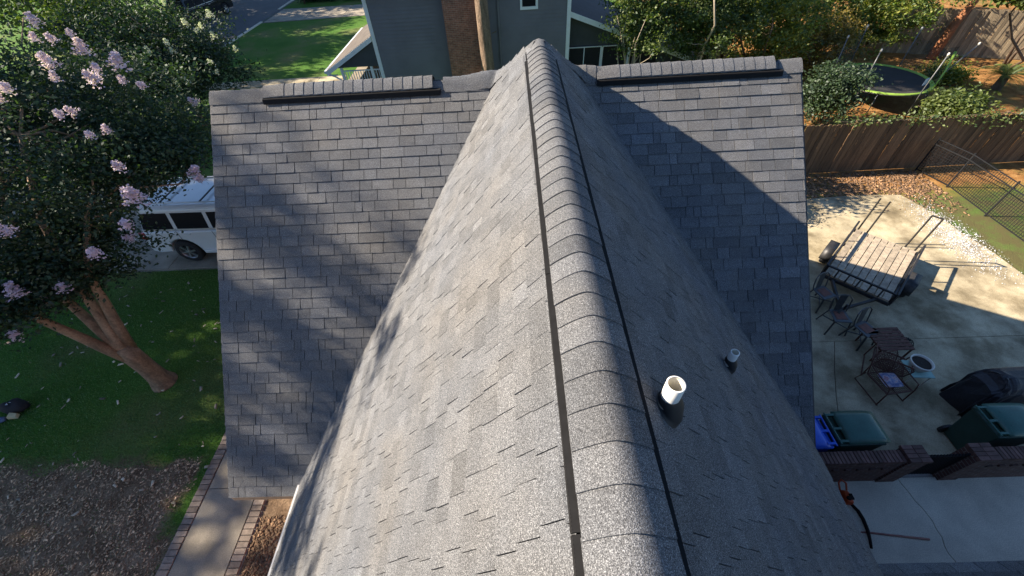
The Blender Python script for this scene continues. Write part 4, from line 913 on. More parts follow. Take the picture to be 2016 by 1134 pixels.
# lean-to porch on the street side
EX, EZn, TZ = -9.53, 1.54, 2.92
PYF = NY + 7.5
m = MB(); m.hexa([(EX, NY - .05, EZn - .03), (NXL - .09, NY - .05, TZ - .03), (NXL - .09, PYF, TZ - .03), (EX, PYF, EZn - .03), (EX, NY - .05, EZn + .03), (NXL - .09, NY - .05, TZ + .03), (NXL - .09, PYF, TZ + .03), (EX, PYF, EZn + .03)]); pr = build(m, 'porch_roof', M['old_shingle'], nb)
m = MB(); m.hexa([(EX, NY - .09, EZn - .20), (NXL - .09, NY - .09, TZ - .20), (NXL - .09, NY - .052, TZ - .20), (EX, NY - .052, EZn - .20), (EX, NY - .09, EZn + .01), (NXL - .09, NY - .09, TZ + .01), (NXL - .09, NY - .052, TZ + .01), (EX, NY - .052, EZn + .01)])
m.lohi((EX, NY - .09, EZn - .21), (EX + .5, NY + .05, EZn - .19)); build(m, 'rake_board', M['trim'], pr)
m = MB(); m.lohi((EX - .10, NY - .09, EZn - .10), (EX - .005, PYF, EZn + .02)); m.tube([(EX - .02, NY, EZn - .1), (EX + .35, NY, EZn - .28), (EX + .60, NY, EZn - .45), (EX + .62, NY, 0)], .045, 8); build(m, 'gutter', M['trim'], pr)
m = MB(); m.hexa([(EX + .6, NY + .02, EZn + .1), (NXL - .1, NY + .02, EZn + .1), (NXL - .1, NY + .06, EZn + .1), (EX + .6, NY + .06, EZn + .1), (EX + .55, NY + .02, EZn + .2), (NXL - .1, NY + .02, TZ - .22), (NXL - .1, NY + .06, TZ - .22), (EX + .55, NY + .06, EZn + .2)]); build(m, 'porch_gable', M['dark_siding'], nb)
for q in ((EX + .72, NY + .12), (EX + .72, PYF - .3), (NXL - .5, NY + .12)): build(MB().lohi((q[0] - .06, q[1] - .06, .25), (q[0] + .06, q[1] + .06, EZn + .1)), 'porch_post', M['trim'], nb)
build(MB().lohi((EX + .5, NY + .05, 0), (NXL - .09, PYF, .72)), 'porch_floor', M['concrete_walk'], nb)
def railing(x0, x1, y):
    m = MB(); m.bar((x0, y, 1.46), (x1, y, 1.46), .05); m.bar((x0, y, .82), (x1, y, .82), .04); o = build(m, 'railing', M['trim'], nb); k = x0 + .1
    while k < x1: build(MB().bar((k, y, .82), (k, y, 1.46), .03), 'baluster', M['trim'], o); k += .13
railing(EX + .75, NXL - .12, NY + .12); railing(EX + .75, NXL - .12, NY + 3.4)
build(MB().bar((EX + 1.6, NY + .5, .3), (EX + 2.1, NY + .9, 1.1), .05), 'stair_rail', M['trim'], nb)
# lower wing with the white rake, screened porch
WYf = NY + .5
def zr2(x): return 3.36 - (x - 2.34) * .364
m = MB(); m.prism([(2.39, 0), (8.6, 0), (8.6, zr2(8.6)), (2.39, zr2(2.39))], lambda q: (q[0], WYf + .05, q[1]), lambda q: (q[0], WYf + 6, q[1])); build(m, 'wing_wall', M['dark_siding'], nb)
m = MB(); m.hexa([(2.39, WYf - .35, zr2(2.39)), (9, WYf - .35, zr2(9)), (9, WYf + 6.3, zr2(9)), (2.39, WYf + 6.3, zr2(2.39)), (2.39, WYf - .35, zr2(2.39) + .06), (9, WYf - .35, zr2(9) + .06), (9, WYf + 6.3, zr2(9) + .06), (2.39, WYf + 6.3, zr2(2.39) + .06)]); wr = build(m, 'wing_roof', M['dark_siding'], nb)
m = MB(); m.hexa([(2.39, WYf - .39, zr2(2.39) - .17), (9, WYf - .39, zr2(9) - .17), (9, WYf - .352, zr2(9) - .17), (2.39, WYf - .352, zr2(2.39) - .17), (2.39, WYf - .39, zr2(2.39) + .05), (9, WYf - .39, zr2(9) + .05), (9, WYf - .352, zr2(9) + .05), (2.39, WYf - .352, zr2(2.39) + .05)]); build(m, 'rake_board', M['trim'], wr)
M['screen'] = mat('dark_screen', (0.012, 0.012, 0.014), .9, .2, 5)
build(MB().lohi((2.42, WYf + .01, .15), (6.8, WYf + .048, 1.76)), 'screen_panel', M['screen'], nb)
build(MB().bar((2.39, WYf - .02, 1.80), (6.8, WYf - .02, 1.80), .04), 'rail', M['trim'], nb)
for x in (3.19, 4.05, 5.4): build(MB().lohi((x - (.02 if x < 4 else .07), WYf - .04, .1), (x + (.02 if x < 4 else .07), WYf + .005, 1.79)), 'post', M['trim'], nb)

# ================================================================== CARS
M['tyre'] = mat('tyre_rubber', (0.018, 0.018, 0.019), .85, .2, 20)
M['chrome'] = mat('chrome', (0.55, 0.56, 0.58), .34, .05, 5, metal=.85)
M['red_lens'] = mat('red_lens', (0.32, 0.015, 0.02), .15, .1, 5)
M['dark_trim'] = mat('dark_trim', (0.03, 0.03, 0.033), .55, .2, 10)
M['car_white'] = mat('white_car_paint', (0.70, 0.72, 0.74), .28, .04, 3, coat=.6)
M['car_black'] = mat('black_car_paint', (0.012, 0.013, 0.016), .2, .1, 3, coat=.6)
def suv(label, paint, loc, rz):
    t = thing('parked_car', '', 'car', (0, 0, 0), 'parked cars')
    def arch(cx, r_=.47, cz=.40, n=12): return [(cx - r_ * math.cos(math.pi * k / n), max(.36, cz + r_ * math.sin(math.pi * k / n))) for k in range(n + 1)]
    RW, FW = -1.55, 1.50
    prof = [(-2.45, .38)] + arch(RW) + arch(FW) + [(2.50, .36), (2.62, .52), (2.62, .82), (2.52, 1.02), (1.32, 1.17), (-2.52, 1.17), (-2.62, 1.02), (-2.60, .80), (-2.66, .72), (-2.64, .46)]
    body = build(MB().prism(prof, lambda q: (q[0], -1.0, q[1]), lambda q: (q[0], 1.0, q[1])), 'body', paint, t, bevel=.10, seg=5)
    z0, z1 = 1.14, 1.90
    def hw(z): return .965 - (z - 1.15) / .75 * .17
    cab = MB(); cab.hexa([(-2.56, -hw(z0), z0), (1.35, -hw(z0), z0), (1.35, hw(z0), z0), (-2.56, hw(z0), z0), (-2.36, -hw(z1), z1), (.38, -hw(z1), z1), (.38, hw(z1), z1), (-2.36, hw(z1), z1)]); build(cab, 'cabin', paint, t, bevel=.13, seg=5)
    def sideq(s, pts, off):
        n = len(pts); V = [(x, s * (hw(z) + off), z) for x, z in pts] + [(x, s * (hw(z) - .03), z) for x, z in pts]; m = MB(); F = [tuple(range(n)), tuple(range(2 * n - 1, n - 1, -1))] + [(k, n + k, n + (k + 1) % n, (k + 1) % n) for k in range(n)]
        m.add(V, F if s < 0 else [f[::-1] for f in F]); return m
    for s in (-1, 1):
        for pts in ([(-2.44, 1.24), (-1.50, 1.24), (-1.50, 1.72), (-2.30, 1.72)], [(-1.38, 1.24), (-.42, 1.24), (-.42, 1.72), (-1.38, 1.72)], [(-.30, 1.24), (.90, 1.24), (.42, 1.70), (.28, 1.72), (-.30, 1.72)]):
            o = build(sideq(s, pts, .008), 'side_window', M['glass'], t, bevel=.004)
            px = [p[0] for p in pts]; m = sideq(s, [(min(px) - .03, 1.205), (max(px) + .03, 1.205), (max(px) + .03, 1.232), (min(px) - .03, 1.232)], .012); build(m, 'window_sill', M['chrome'], o)
        for xh in (-1.25, -.15): build(MB().lohi((xh, s * 1.005 - .02, 1.06), (xh + .20, s * 1.005 + .02, 1.095)), 'door_handle', M['chrome'], t, bevel=.01)
        m = MB()
        for xs in (-1.44, -.36): m.lohi((xs - .006, s * 1.001 - .004, .50 + (.35 if xs < -1 else 0)), (xs + .006, s * 1.001 + .004, 1.16))
        build(m, 'door_seam', M['dark_trim'], t)
        build(MB().lohi((-2.635, s * .97 - .045, .92), (-2.44, s * .97 + .045, 1.16)), 'tail_light', M['red_lens'], t, bevel=.02)
        build(MB().lohi((-2.62, s * .975 - .045, 1.03), (-2.38, s * .975 + .05, 1.07)), 'tail_light_band', M['white_paint'], t, bevel=.01)
        build(MB().lohi((2.46, s * .80 - .15, .84), (2.60, s * .80 + .15, 1.0)), 'headlight', M['chrome'], t, bevel=.03)
        build(MB().lohi((.75, s * 1.02, 1.15), (.95, s * 1.22, 1.32)) if s > 0 else MB().lohi((.75, -1.22, 1.15), (.95, -1.02, 1.32)), 'mirror', paint, t, bevel=.04)
        build(MB().tube([(-2.15, s * .68, 1.915), (-2.05, s * .68, 1.96), (.05, s * .68, 1.96), (.18, s * .68, 1.915)], .02, 8), 'roof_rail', M['chrome'] if paint is M['car_white'] else M['dark_trim'], t, smooth=True)
        build(MB().lohi((-1.0, s * 1.02 - .03, .36), (.95, s * 1.02 + .03, .48)), 'running_board', paint, t, bevel=.02)
        for xc in (RW, FW):
            R = Matrix.Rotation(math.pi / 2, 3, 'X'); wc = (xc, s * .90, .40); w = build(MB().lathe([(.26, -.13), (.36, -.13), (.395, -.09), (.40, 0), (.395, .09), (.36, .13), (.26, .13)], wc, 32, R), 'wheel', M['tyre'], t, smooth=True)
            m = MB(); m.lathe([(.27, -.11), (.255, -.12), (.235, -.09), (.22, .0)] if s > 0 else [(.22, 0), (.235, .09), (.255, .12), (.27, .11)], wc, 32, R)
            yo = s * (.90 + .10)
            for k in range(6):
                a = k * math.pi / 3 + .2; m.bar((xc + .04 * math.cos(a), yo, .40 + .04 * math.sin(a)), (xc + .245 * math.cos(a), yo - s * .01, .40 + .245 * math.sin(a)), .03, .055, (math.cos(a + 1.57), 0, math.sin(a + 1.57)))
            m.lathe([(.001, .13), (.06, .12), (.07, .07)] if s < 0 else [(.07, -.07), (.06, -.12), (.001, -.13)], wc, 16, R); build(m, 'rim', M['chrome'], w)
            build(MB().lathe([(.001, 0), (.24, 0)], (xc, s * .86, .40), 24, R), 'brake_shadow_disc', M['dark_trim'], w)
    for yb in (-1, 1): pass
    for xb in (-1.6, -.4): build(MB().bar((xb, -.68, 1.975), (xb, .68, 1.975), .05, .025), 'roof_crossbar', M['dark_trim'], t, bevel=.008)
    m = MB(); m.add([(-2.575, -.74, 1.22), (-2.575, .74, 1.22), (-2.44, .66, 1.74), (-2.44, -.66, 1.74)], [(0, 3, 2, 1)]); build(m, 'rear_window', M['glass'], t)
    m = MB(); m.add([(1.345, -.80, 1.20), (1.345, .80, 1.20), (.46, .70, 1.84), (.46, -.70, 1.84)], [(0, 1, 2, 3)]); build(m, 'windshield', M['glass'], t)
    build(MB().lohi((-2.70, -.96, .48), (-2.52, .96, .74)), 'rear_bumper', paint, t, bevel=.05)
    build(MB().lohi((2.56, -.55, .60), (2.64, .55, .95)), 'grille', M['dark_trim'], t, bevel=.02)
    t.location = loc; t.rotation_euler = (0, 0, rz); t['label'] = label; return t
suv('white sport utility vehicle parked on the driveway, its nose hidden by the roof', M['car_white'], (-8.99, 10.42, .03), math.radians(-1.5))
suv('black car parked across the street beyond the flowering trees', M['car_black'], (-26.9, 41.6, .006), math.radians(78))

# ================================================================== TREES AND SHRUBS
def leaf_cloud(r, cen, n, size, spread, flat=0.6):
    """n leaves scattered about clump centres; returns V (4n,3), clump index"""
    idx = r.randint(len(cen), size=n); c = cen[idx]; p = c + r.normal(0, 1, (n, 3)) * spread[idx][:, None] * np.array([1, 1, flat])
    d = r.normal(0, 1, (n, 3)); d[:, 2] = d[:, 2] * .6 - .25; d /= np.linalg.norm(d, axis=1)[:, None]
    q = r.normal(0, 1, (n, 3)); q[:, 2] += 1.0; s = np.cross(d, q); s /= np.linalg.norm(s, axis=1)[:, None] + 1e-6; nr = np.cross(s, d)
    l = size * r.uniform(.6, 1.3, n)[:, None]; w = l * .27
    V = np.stack([p, p + d * l * .45 + s * w + nr * l * .05, p + d * l, p + d * l * .45 - s * w + nr * l * .05], 1)
    return V.reshape(-1, 3), idx
def ell_clumps(r, C, R, n, shell=.55):
    u = r.normal(0, 1, (n, 3)); u /= np.linalg.norm(u, axis=1)[:, None]; k = shell + (1 - shell) * r.rand(n, 1)
    k *= 1 + .16 * np.sin(u[:, :1] * 7 + u[:, 1:2] * 5) + .08 * r.normal(0, 1, (n, 1)); return np.array(C) + u * np.array(R) * k
def crown(parent, clumps, n, size, spread, mt, seed, name='crown', tone=(.45, .25)):
    r = RS(seed); cen = np.asarray(clumps); sp = spread * r.uniform(.6, 1.4, len(cen)); V, idx = leaf_cloud(r, cen, n, size, sp); ct = r.normal(tone[0], tone[1] * .7, len(cen))
    T_ = np.clip(ct[idx] + r.normal(0, tone[1], n), 0, 1); V[:, 2] = np.maximum(V[:, 2], .02)
    return big_mesh(name, V, np.arange(4 * n).reshape(-1, 4), mt, np.repeat(T_, 4), parent)
M['bark_m'] = mat('smooth_tan_bark', (0.33, 0.215, 0.13), .85, .6, 6, 24, .8, .02, stretch=(1, 1, .35))
M['bark'] = mat('rough_bark', (0.13, 0.095, 0.07), .95, .45, 6, 30, .9, .03, stretch=(1, 1, .3))
M['bark_pale'] = mat('pale_bark', (0.36, 0.30, 0.23), .9, .35, 6, 30, .5, .01, stretch=(1, 1, .3))
M['bark_red'] = mat('red_brown_bark', (0.26, 0.11, 0.05), .95, .45, 5, 25, .9, .03, stretch=(1, 1, .3))
M['leaf_dark'] = leaf_mat('dark_leaf', (0.050, 0.088, 0.030), (0.014, 0.034, 0.014), .3)
M['leaf_mid'] = leaf_mat('mid_leaf', (0.15, 0.19, 0.036), (0.030, 0.066, 0.014), .45)
M['leaf_lime'] = leaf_mat('yellow_green_leaf', (0.34, 0.33, 0.04), (0.07, 0.13, 0.02), .48)
M['leaf_gold'] = leaf_mat('golden_leaf', (0.38, 0.26, 0.04), (0.12, 0.11, 0.03), .4)
M['petal'] = leaf_mat('lilac_petal', (0.86, 0.72, 0.88), (0.62, 0.46, 0.68), .3)
M['petal_w'] = leaf_mat('white_petal', (0.75, 0.74, 0.70), (0.45, 0.48, 0.40), .3)
def wiggle(r, a, b, n, amp):
    a = Vector(a); b = Vector(b); L = (b - a).length
    return [a.lerp(b, k / n) + (Vector(r.normal(0, amp * L, 3)) if 0 < k < n else Vector((0, 0, 0))) for k in range(n + 1)]
def tree(name, label, cat, base, stems, clumps, n, size, spread, leaf, bark, seed, group=None, limbs=10, rad=.15, tone=(.45, .25), fork=None):
    r = RS(seed); t = thing(name, label, cat, base, group); m = MB(); B = Vector(base)
    tips = []
    for st in stems:
        pts = [Vector(p) for p in st]; rr = np.linspace(rad, rad * .35, len(pts)); m.tube(pts, list(rr), 9); tips += [(pts[-1], rr[-1]), (pts[len(pts) // 2], rr[len(pts) // 2])]
    cl = np.asarray(clumps)
    for k in range(limbs):
        q = Vector(cl[r.randint(len(cl))]); tp = min(tips, key=lambda a: (a[0] - q).length); pts = wiggle(r, tp[0], q, 4, .05); m.tube(pts, list(np.linspace(tp[1] * .6, .012, 5)), 6)
    build(m, 'trunk', bark, t, smooth=True)
    crown(t, cl, n, size, spread, leaf, seed + 1, tone=tone); return t

# crape myrtle in front of the driveway
r = RS(51)
cl = np.concatenate([ell_clumps(r, (-9.8, 7.4, 4.7), (2.8, 3.4, 2.1), 430, .45), ell_clumps(r, (-10.8, 9.5, 4.6), (2.2, 2.2, 1.6), 120, .4), ell_clumps(r, (-7.9, 8.0, 4.5), (.9, 1.2, .5), 40, .3), ell_clumps(r, (-9.4, 4.8, 3.45), (1.0, .8, .45), 40, .3), ell_clumps(r, (-9.6, 6.3, 3.3), (1.3, .9, .6), 70, .3), ell_clumps(r, (-9.1, 5.75, 3.25), (.85, .7, .5), 60, .2), ell_clumps(r, (-7.45, 7.7, 4.25), (.6, .6, .25), 16, .2)])
cl = cl[(cl[:, 2] > 2.5) & ~((cl[:, 0] > -8.35) & (cl[:, 1] < 5.4)) & ~((cl[:, 0] > -8.3) & (cl[:, 2] < 3.8))]
stems = [[(-8.97, 5.08, 1.1), (-8.99, 5.08, 1.6), (-9.15, 5.22, 2.15), (-9.43, 5.45, 2.7), (-9.8, 5.95, 3.5), (-10.1, 6.6, 4.4)],
         [(-8.96, 5.1, 1.1), (-8.92, 5.12, 1.7), (-8.89, 5.3, 2.4), (-8.98, 5.55, 3.0), (-9.3, 6.2, 4.0), (-9.4, 7.2, 5.2)],
         [(-8.95, 5.13, 1.2), (-8.80, 5.25, 1.9), (-8.66, 5.40, 2.6), (-8.60, 5.55, 3.2), (-8.5, 6.3, 4.0)],
         [(-9.0, 5.04, 1.1), (-9.07, 4.95, 1.6), (-9.18, 4.86, 2.3), (-9.28, 4.76, 3.0), (-9.7, 4.8, 3.9)]]
my = tree('crape_myrtle', 'lilac flowering crape myrtle leaning over the lawn before the white car', 'tree', (-9.04, 5.1, 0), stems, cl, 88000, .085, .25, M['leaf_dark'], M['bark_m'], 52, limbs=30, rad=.125)
m = MB(); m.tube([(-9.04, 5.1, -.04), (-9.04, 5.1, .06), (-9.03, 5.1, .25), (-9.0, 5.1, .7), (-8.97, 5.09, 1.15), (-8.96, 5.1, 1.5)], [.30, .26, .21, .185, .19, .17], 14); build(m, 'main_stem', M['bark_m'], my, smooth=True)
FLW = [(-8.37, 8.04, 6.68), (-8.04, 8.16, 6.49), (-8.07, 7.51, 6.58), (-7.97, 7.74, 6.51), (-7.66, 7.73, 6.3), (-7.37, 7.89, 6.01), (-7.75, 7.19, 6.37), (-7.66, 7.06, 6.3), (-7.32, 7.27, 5.99), (-7.42, 7.49, 6.1), (-7.13, 7.89, 5.69), (-7.81, 6.27, 6.25), (-7.78, 6.08, 6.16), (-7.37, 6.32, 5.84), (-7.15, 6.31, 5.51), (-7.06, 6.53, 5.45), (-7.1, 8.87, 4.97), (-7.0, 6.21, 4.97), (-6.89, 7.3, 4.13), (-6.99, 7.62, 3.91), (-7.05, 6.07, 4.43), (-7.26, 5.76, 4.12), (-7.4, 5.81, 3.8), (-7.64, 5.28, 3.91), (-8.68, 4.58, 3.64), (-9.13, 5.0, 3.04), (-8.48, 4.98, 3.38), (-9.15, 4.26, 2.96), (-7.83, 4.76, 4.79), (-7.28, 6.48, 5.8), (-7.55, 6.84, 6.18), (-7.2, 7.6, 5.85)]
BIG = {4: 1.35, 5: 1.5, 8: 1.3, 20: 1.45, 24: 1.2, 7: 1.25, 0: 1.15, 18: 1.1}
def panicle(seed, mt, n=420, ln=.32):
    r = RS(seed); k = r.rand(n) ** .8; a = r.uniform(0, 2 * np.pi, n); rad = .115 * (1 - k * .75) * np.sqrt(r.rand(n)) * (1 + .3 * np.sin(k * 22)); c = np.stack([rad * np.cos(a), rad * np.sin(a), k * ln], 1)
    V, _ = leaf_cloud(r, c, n, .032, np.full(n, .008)); V = V.reshape(n, 4, 3); mid = V.mean(1, keepdims=True); V[:, 1::2] = mid + (V[:, 1::2] - mid) * 2.0
    o = big_mesh('flower_cluster', V.reshape(-1, 3), np.arange(4 * n).reshape(-1, 4), mt, np.repeat(np.clip(r.normal(.6, .28, n), 0, 1), 4), None); me = o.data; bpy.data.objects.remove(o); return me
PAN = [panicle(s, M['petal']) for s in (1, 2, 3)]; PANW = [panicle(s, M['petal_w'], 160, .22) for s in (4, 5)]
rf = RS(61)
for i, q in enumerate(FLW):
    dv = (CAM - Vector(q)).normalized(); q = Vector(q) + dv * .12; up = (Vector((0, 0, .75)) + Vector((rf.normal(0, .35), rf.normal(0, .35), 0)) + dv * .35).normalized()
    o = bpy.data.objects.new('flower_cluster', PAN[i % 3]); COL.objects.link(o); o['kind'] = 'stuff'; o.parent = my; o.location = q - WL[my]; o.rotation_mode = 'QUATERNION'; o.rotation_quaternion = up.to_track_quat('Z', 'X'); s = BIG.get(i, rf.uniform(.7, .95)) * (.72 if q.z > 5.2 else .9); o.scale = (s * 1.15, s * 1.15, s * .8)
# white crape myrtle farther up the drive
r = RS(71); cl = np.concatenate([ell_clumps(r, (-15.8, 19.5, 3.1), (2.9, 3.0, 2.2), 400, .4), ell_clumps(r, (-13.3, 18.2, 3.2), (1.1, 1.2, 1.1), 70, .3)]); cl = cl[cl[:, 2] > .9]
wt = tree('crape_myrtle', 'white flowering crape myrtle standing beyond the driveway near the street', 'tree', (-15.6, 19.6, 0), [[(-15.6, 19.6, 0), (-15.6, 19.6, 1), (-15.0, 19.3, 2.4), (-14.2, 19, 3.6)], [(-15.65, 19.65, 0), (-15.9, 19.8, 1.2), (-16.4, 20, 2.8)]], cl, 42000, .13, .32, M['leaf_dark'], M['bark_m'], 72, limbs=20, rad=.13, tone=(.32, .22))
for i, q in enumerate([(-12.11, 17.84, 4.31), (-11.8, 17.82, 3.99), (-12.51, 17.68, 4.49), (-12.29, 17.63, 4.32), (-12.97, 16.82, 4.07), (-12.86, 16.72, 3.87), (-14.09, 16.35, 3.85), (-13.86, 16.32, 3.76), (-11.96, 17.11, 2.95), (-13.54, 16.5, 3.94), (-13.29, 18.31, 5.04), (-12.02, 18.49, 4.52), (-11.96, 17.14, 3.31), (-13.16, 16.31, 2.92), (-12.79, 16.48, 2.88), (-11.5, 18.3, 3.4)]):
    o = bpy.data.objects.new('flower_cluster', PANW[i % 2]); COL.objects.link(o); o['kind'] = 'stuff'; o.parent = wt; o.location = Vector(q) - WL[wt] + Vector((.1, -.15, .1)); o.rotation_euler = (rf.normal(0, .4), rf.normal(0, .4), rf.uniform(0, 6)); s = rf.uniform(.8, 1.3); o.scale = (s, s, s)

GT = 'trees along the street side'
def big_tree(name, label, base, top, C, R, n, size, seed, leaf='leaf_mid', bark='bark', clumps=220, shell=.3, spread=.55, rad=.25, group=GT, limbs=14, extra=None, tone=(.45, .25)):
    r = RS(seed); cl = ell_clumps(r, C, R, clumps, shell)
    if extra is not None: cl = np.concatenate([cl, extra])
    b = Vector(base); tp = Vector(top); return tree(name, label, 'tree', base, [[b, b.lerp(tp, .3) + Vector(r.normal(0, .08, 3)), b.lerp(tp, .65) + Vector(r.normal(0, .12, 3)), tp]], cl, n, size, spread, M[leaf], M[bark], seed + 1, group, limbs, rad, tone)
# tall trees out on the street side that shade the lawn and dapple the roof
big_tree('oak_tree', 'tall oak across the street opposite the mulch patch', (-34, 1.0, 0), (-34, 1.0, 16), (-34, 1.2, 9.8), (3.0, 4.0, 8.7), 30000, .42, 82, 'leaf_dark', clumps=330, spread=.6, rad=.35)
big_tree('oak_tree', 'tall oak across the street in line with the lawn', (-34, 6.2, 0), (-34, 6.2, 16), (-34, 6.4, 10.3), (3.4, 3.9, 9.1), 30000, .42, 84, 'leaf_dark', clumps=330, spread=.6, rad=.35)
big_tree('oak_tree', 'tall oak across the street opposite the driveway', (-34, 12.1, 0), (-34, 12.1, 15), (-34, 12.2, 10.7), (3.0, 3.9, 10.0), 28000, .42, 86, 'leaf_dark', clumps=320, spread=.6, rad=.35)
big_tree('oak_tree', 'oak across the street beside the driveway mouth', (-34, 18.6, 0), (-34, 18.6, 11), (-34, 18.6, 8.2), (3.0, 3.6, 7.4), 22000, .42, 78, 'leaf_dark', clumps=260, spread=.6, rad=.3)
r = RS(81); ex = np.concatenate([ell_clumps(r, (-17.6, 6.3, 13.3), (1.4, 2.7, 1.7), 42, .1), ell_clumps(r, (-17.6, 2.8, 11.9), (1.0, 1.1, 1.3), 24, .1)])
big_tree('oak_tree', 'slender thin crowned oak on the front lawn by the street', (-17.6, 5.0, 0), (-17.6, 5.4, 12.4), (-17.6, 5.0, 10.9), (1.4, 3.0, 1.5), 7600, .14, 88, 'leaf_mid', clumps=62, spread=.17, shell=.2, limbs=60, rad=.15, extra=ex)
for i, (x, y, h) in enumerate(((-33, 27, 11.5), (-33.5, 33.5, 13.5), (-34, 40, 12), (-33, 47, 13), (-36, 54, 14))):
    big_tree('street_tree', ['leafy tree across the street opposite the garden path', 'tallest leafy tree across the street', 'leafy tree across the street behind the black car', 'leafy tree across the street opposite the neighbour drive', 'leafy tree far down the street'][i], (x, y, 0), (x, y, h * .7), (x, y, h * .6), (3.2, 3.9, h * .46), 21000, .36, 90 + 3 * i, 'leaf_mid', clumps=130, spread=.72)
big_tree('street_tree', 'round leafy tree at the kerb, above the lilac flowers', (-19.5, 21.5, 0), (-19.5, 21.5, 3.4), (-19.6, 21.6, 4.0), (2.8, 2.6, 2.6), 22000, .14, 120, 'leaf_mid', clumps=240, spread=.3, rad=.12, tone=(.25, .25))
# pine trunk before the chimney
r = RS(130); pt = thing('pine_tree', 'pine with a bare straight trunk rising in front of the brick chimney', 'tree', (-1.5, 20.7, 0))
m = MB(); m.tube([(-1.48, 20.7, -.05), (-1.50, 20.7, .5), (-1.54, 20.72, 2.5), (-1.60, 20.75, 5), (-1.62, 20.8, 9), (-1.6, 20.8, 13)], [.36, .31, .29, .27, .24, .16], 16)
for k in range(8): a = r.uniform(0, 6.28); m.tube([(-1.6, 20.8, 10 + k * .4), (-1.6 + 1.6 * math.cos(a), 20.8 + 1.6 * math.sin(a), 10.7 + k * .45)], [.06, .02], 6)
build(m, 'trunk', mat('pine_bark', (0.22, 0.155, 0.11), .95, .6, 5, 16, 1.0, .08, stretch=(1, 1, .25)), pt, smooth=True)
crown(pt, ell_clumps(r, (-1.6, 20.8, 12.5), (1.9, 1.9, 1.8), 70, .3), 4500, .28, .35, M['leaf_dark'], 131)
build(MB().tube([(-1.2, 20.5, 3.0), (-1.0, 20.4, 3.1)], .02, 6), 'stub', M['bark'], pt)

GB = 'trees and shrubs behind the roof'
def shrub(name, label, base, C, R, n, size, seed, leaf, bark='bark', clumps=130, nst=4, rad=.05, spread=.22, shell=.35, cat='shrub', tone=(.45, .28), group=GB, limbs=8):
    r = RS(seed); cl = ell_clumps(r, C, R, clumps, shell); cl = cl[cl[:, 2] > .1]; b = Vector(base); st = []
    for k in range(nst):
        tgt = Vector(C) + Vector((r.normal(0, .45) * R[0], r.normal(0, .45) * R[1], r.uniform(0, .6) * R[2])); q = b + Vector((r.normal(0, .12 * R[0]), r.normal(0, .12 * R[1]), 0)); st.append(wiggle(r, q, tgt, 4, .04))
    return tree(name, label, cat, base, st, cl, n, size, spread, M[leaf], M[bark], seed + 1, group, limbs, rad, tone)
shrub('tall_shrub', 'tall leafy shrub with thin bare stems beside the dark screened porch', (4.9, 20.3, 0), (5.6, 20.6, 3.3), (1.7, 1.4, 1.5), 13000, .13, 140, 'leaf_mid', 'bark_pale', 150, 9, .035)
shrub('small_tree', 'leafy tree with pale crooked trunks behind the vented ridge', (8.4, 20.6, 0), (8.4, 20.9, 3.0), (2.2, 1.7, 2.0), 19000, .13, 143, 'leaf_mid', 'bark_pale', 210, 6, .075, cat='tree', tone=(.38, .26))
shrub('small_tree', 'yellow green tree behind the end of the vented ridge', (11.6, 20.8, 0), (11.8, 21.2, 2.6), (2.1, 1.7, 2.2), 19000, .13, 146, 'leaf_lime', 'bark', 210, 4, .07, cat='tree', tone=(.32, .28))
shrub('small_tree', 'dark leafed tree rising behind the yellow green one', (10.4, 24.5, 0), (10.4, 24.5, 3.6), (3.4, 2.2, 2.4), 20000, .16, 149, 'leaf_mid', 'bark', 230, 4, .09, cat='tree', tone=(.3, .22))
shrub('broadleaf_shrub', 'dark broadleaf shrub standing between roof corner and trampoline', (12.3, 16.4, 0), (12.3, 16.5, 1.35), (1.05, 1.0, 1.05), 10000, .12, 152, 'leaf_dark', 'bark', 130, 5, .035, tone=(.5, .25))
shrub('leafy_shrub', 'low bright leafed shrub in front of the trampoline leg', (17.3, 16.1, 0), (17.2, 16.1, .65), (1.1, .7, .55), 5500, .14, 155, 'leaf_mid', 'bark', 80, 4, .025, tone=(.6, .25))
shrub('golden_shrub', 'golden and green shrub between roof end and trampoline net', (14.6, 22.0, 0), (14.8, 22.0, 1.3), (1.9, 1.6, 1.4), 13000, .12, 158, 'leaf_gold', 'bark', 150, 4, .03, tone=(.35, .35))
shrub('small_tree', 'bright green spreading tree behind the trampoline', (19.3, 25.6, 0), (19.3, 25.0, 2.2), (3.1, 2.4, 2.0), 22000, .15, 161, 'leaf_lime', 'bark', 230, 4, .08, cat='tree', tone=(.28, .26))
shrub('small_tree', 'dense dark tree at the back of the yard', (15.3, 28.0, 0), (15.3, 28.0, 2.8), (3.6, 2.4, 2.6), 20000, .17, 164, 'leaf_mid', 'bark', 220, 4, .09, cat='tree', tone=(.3, .25))
shrub('small_tree', 'dark tree beside the bleached fence corner', (23.6, 30.5, 0), (23.6, 30.0, 2.6), (3.4, 2.4, 2.6), 15000, .18, 167, 'leaf_mid', 'bark', 180, 4, .09, cat='tree', tone=(.35, .25))
shrub('broadleaf_tree', 'broad leafed branch crown hanging in from the far corner', (23.5, 21.0, 0), (21.2, 19.4, 3.75), (2.3, 1.3, .62), 6500, .24, 170, 'leaf_mid', 'bark', 90, 3, .07, cat='tree', tone=(.55, .25))
big_tree('leaning_tree', 'leaning red brown trunk before the bleached fence', (21.6, 23.0, 0), (23.4, 24.2, 5.2), (23.6, 24.4, 6.2), (2.2, 2.2, 1.6), 5000, .22, 173, 'leaf_mid', 'bark_red', 80, rad=.23, group=GB)
shrub('ground_shrub', 'yellow green low shrub by the leaning trunk', (19.7, 20.0, 0), (19.8, 20.0, .4), (1.0, .8, .45), 4500, .12, 176, 'leaf_lime', 'bark', 60, 3, .02)
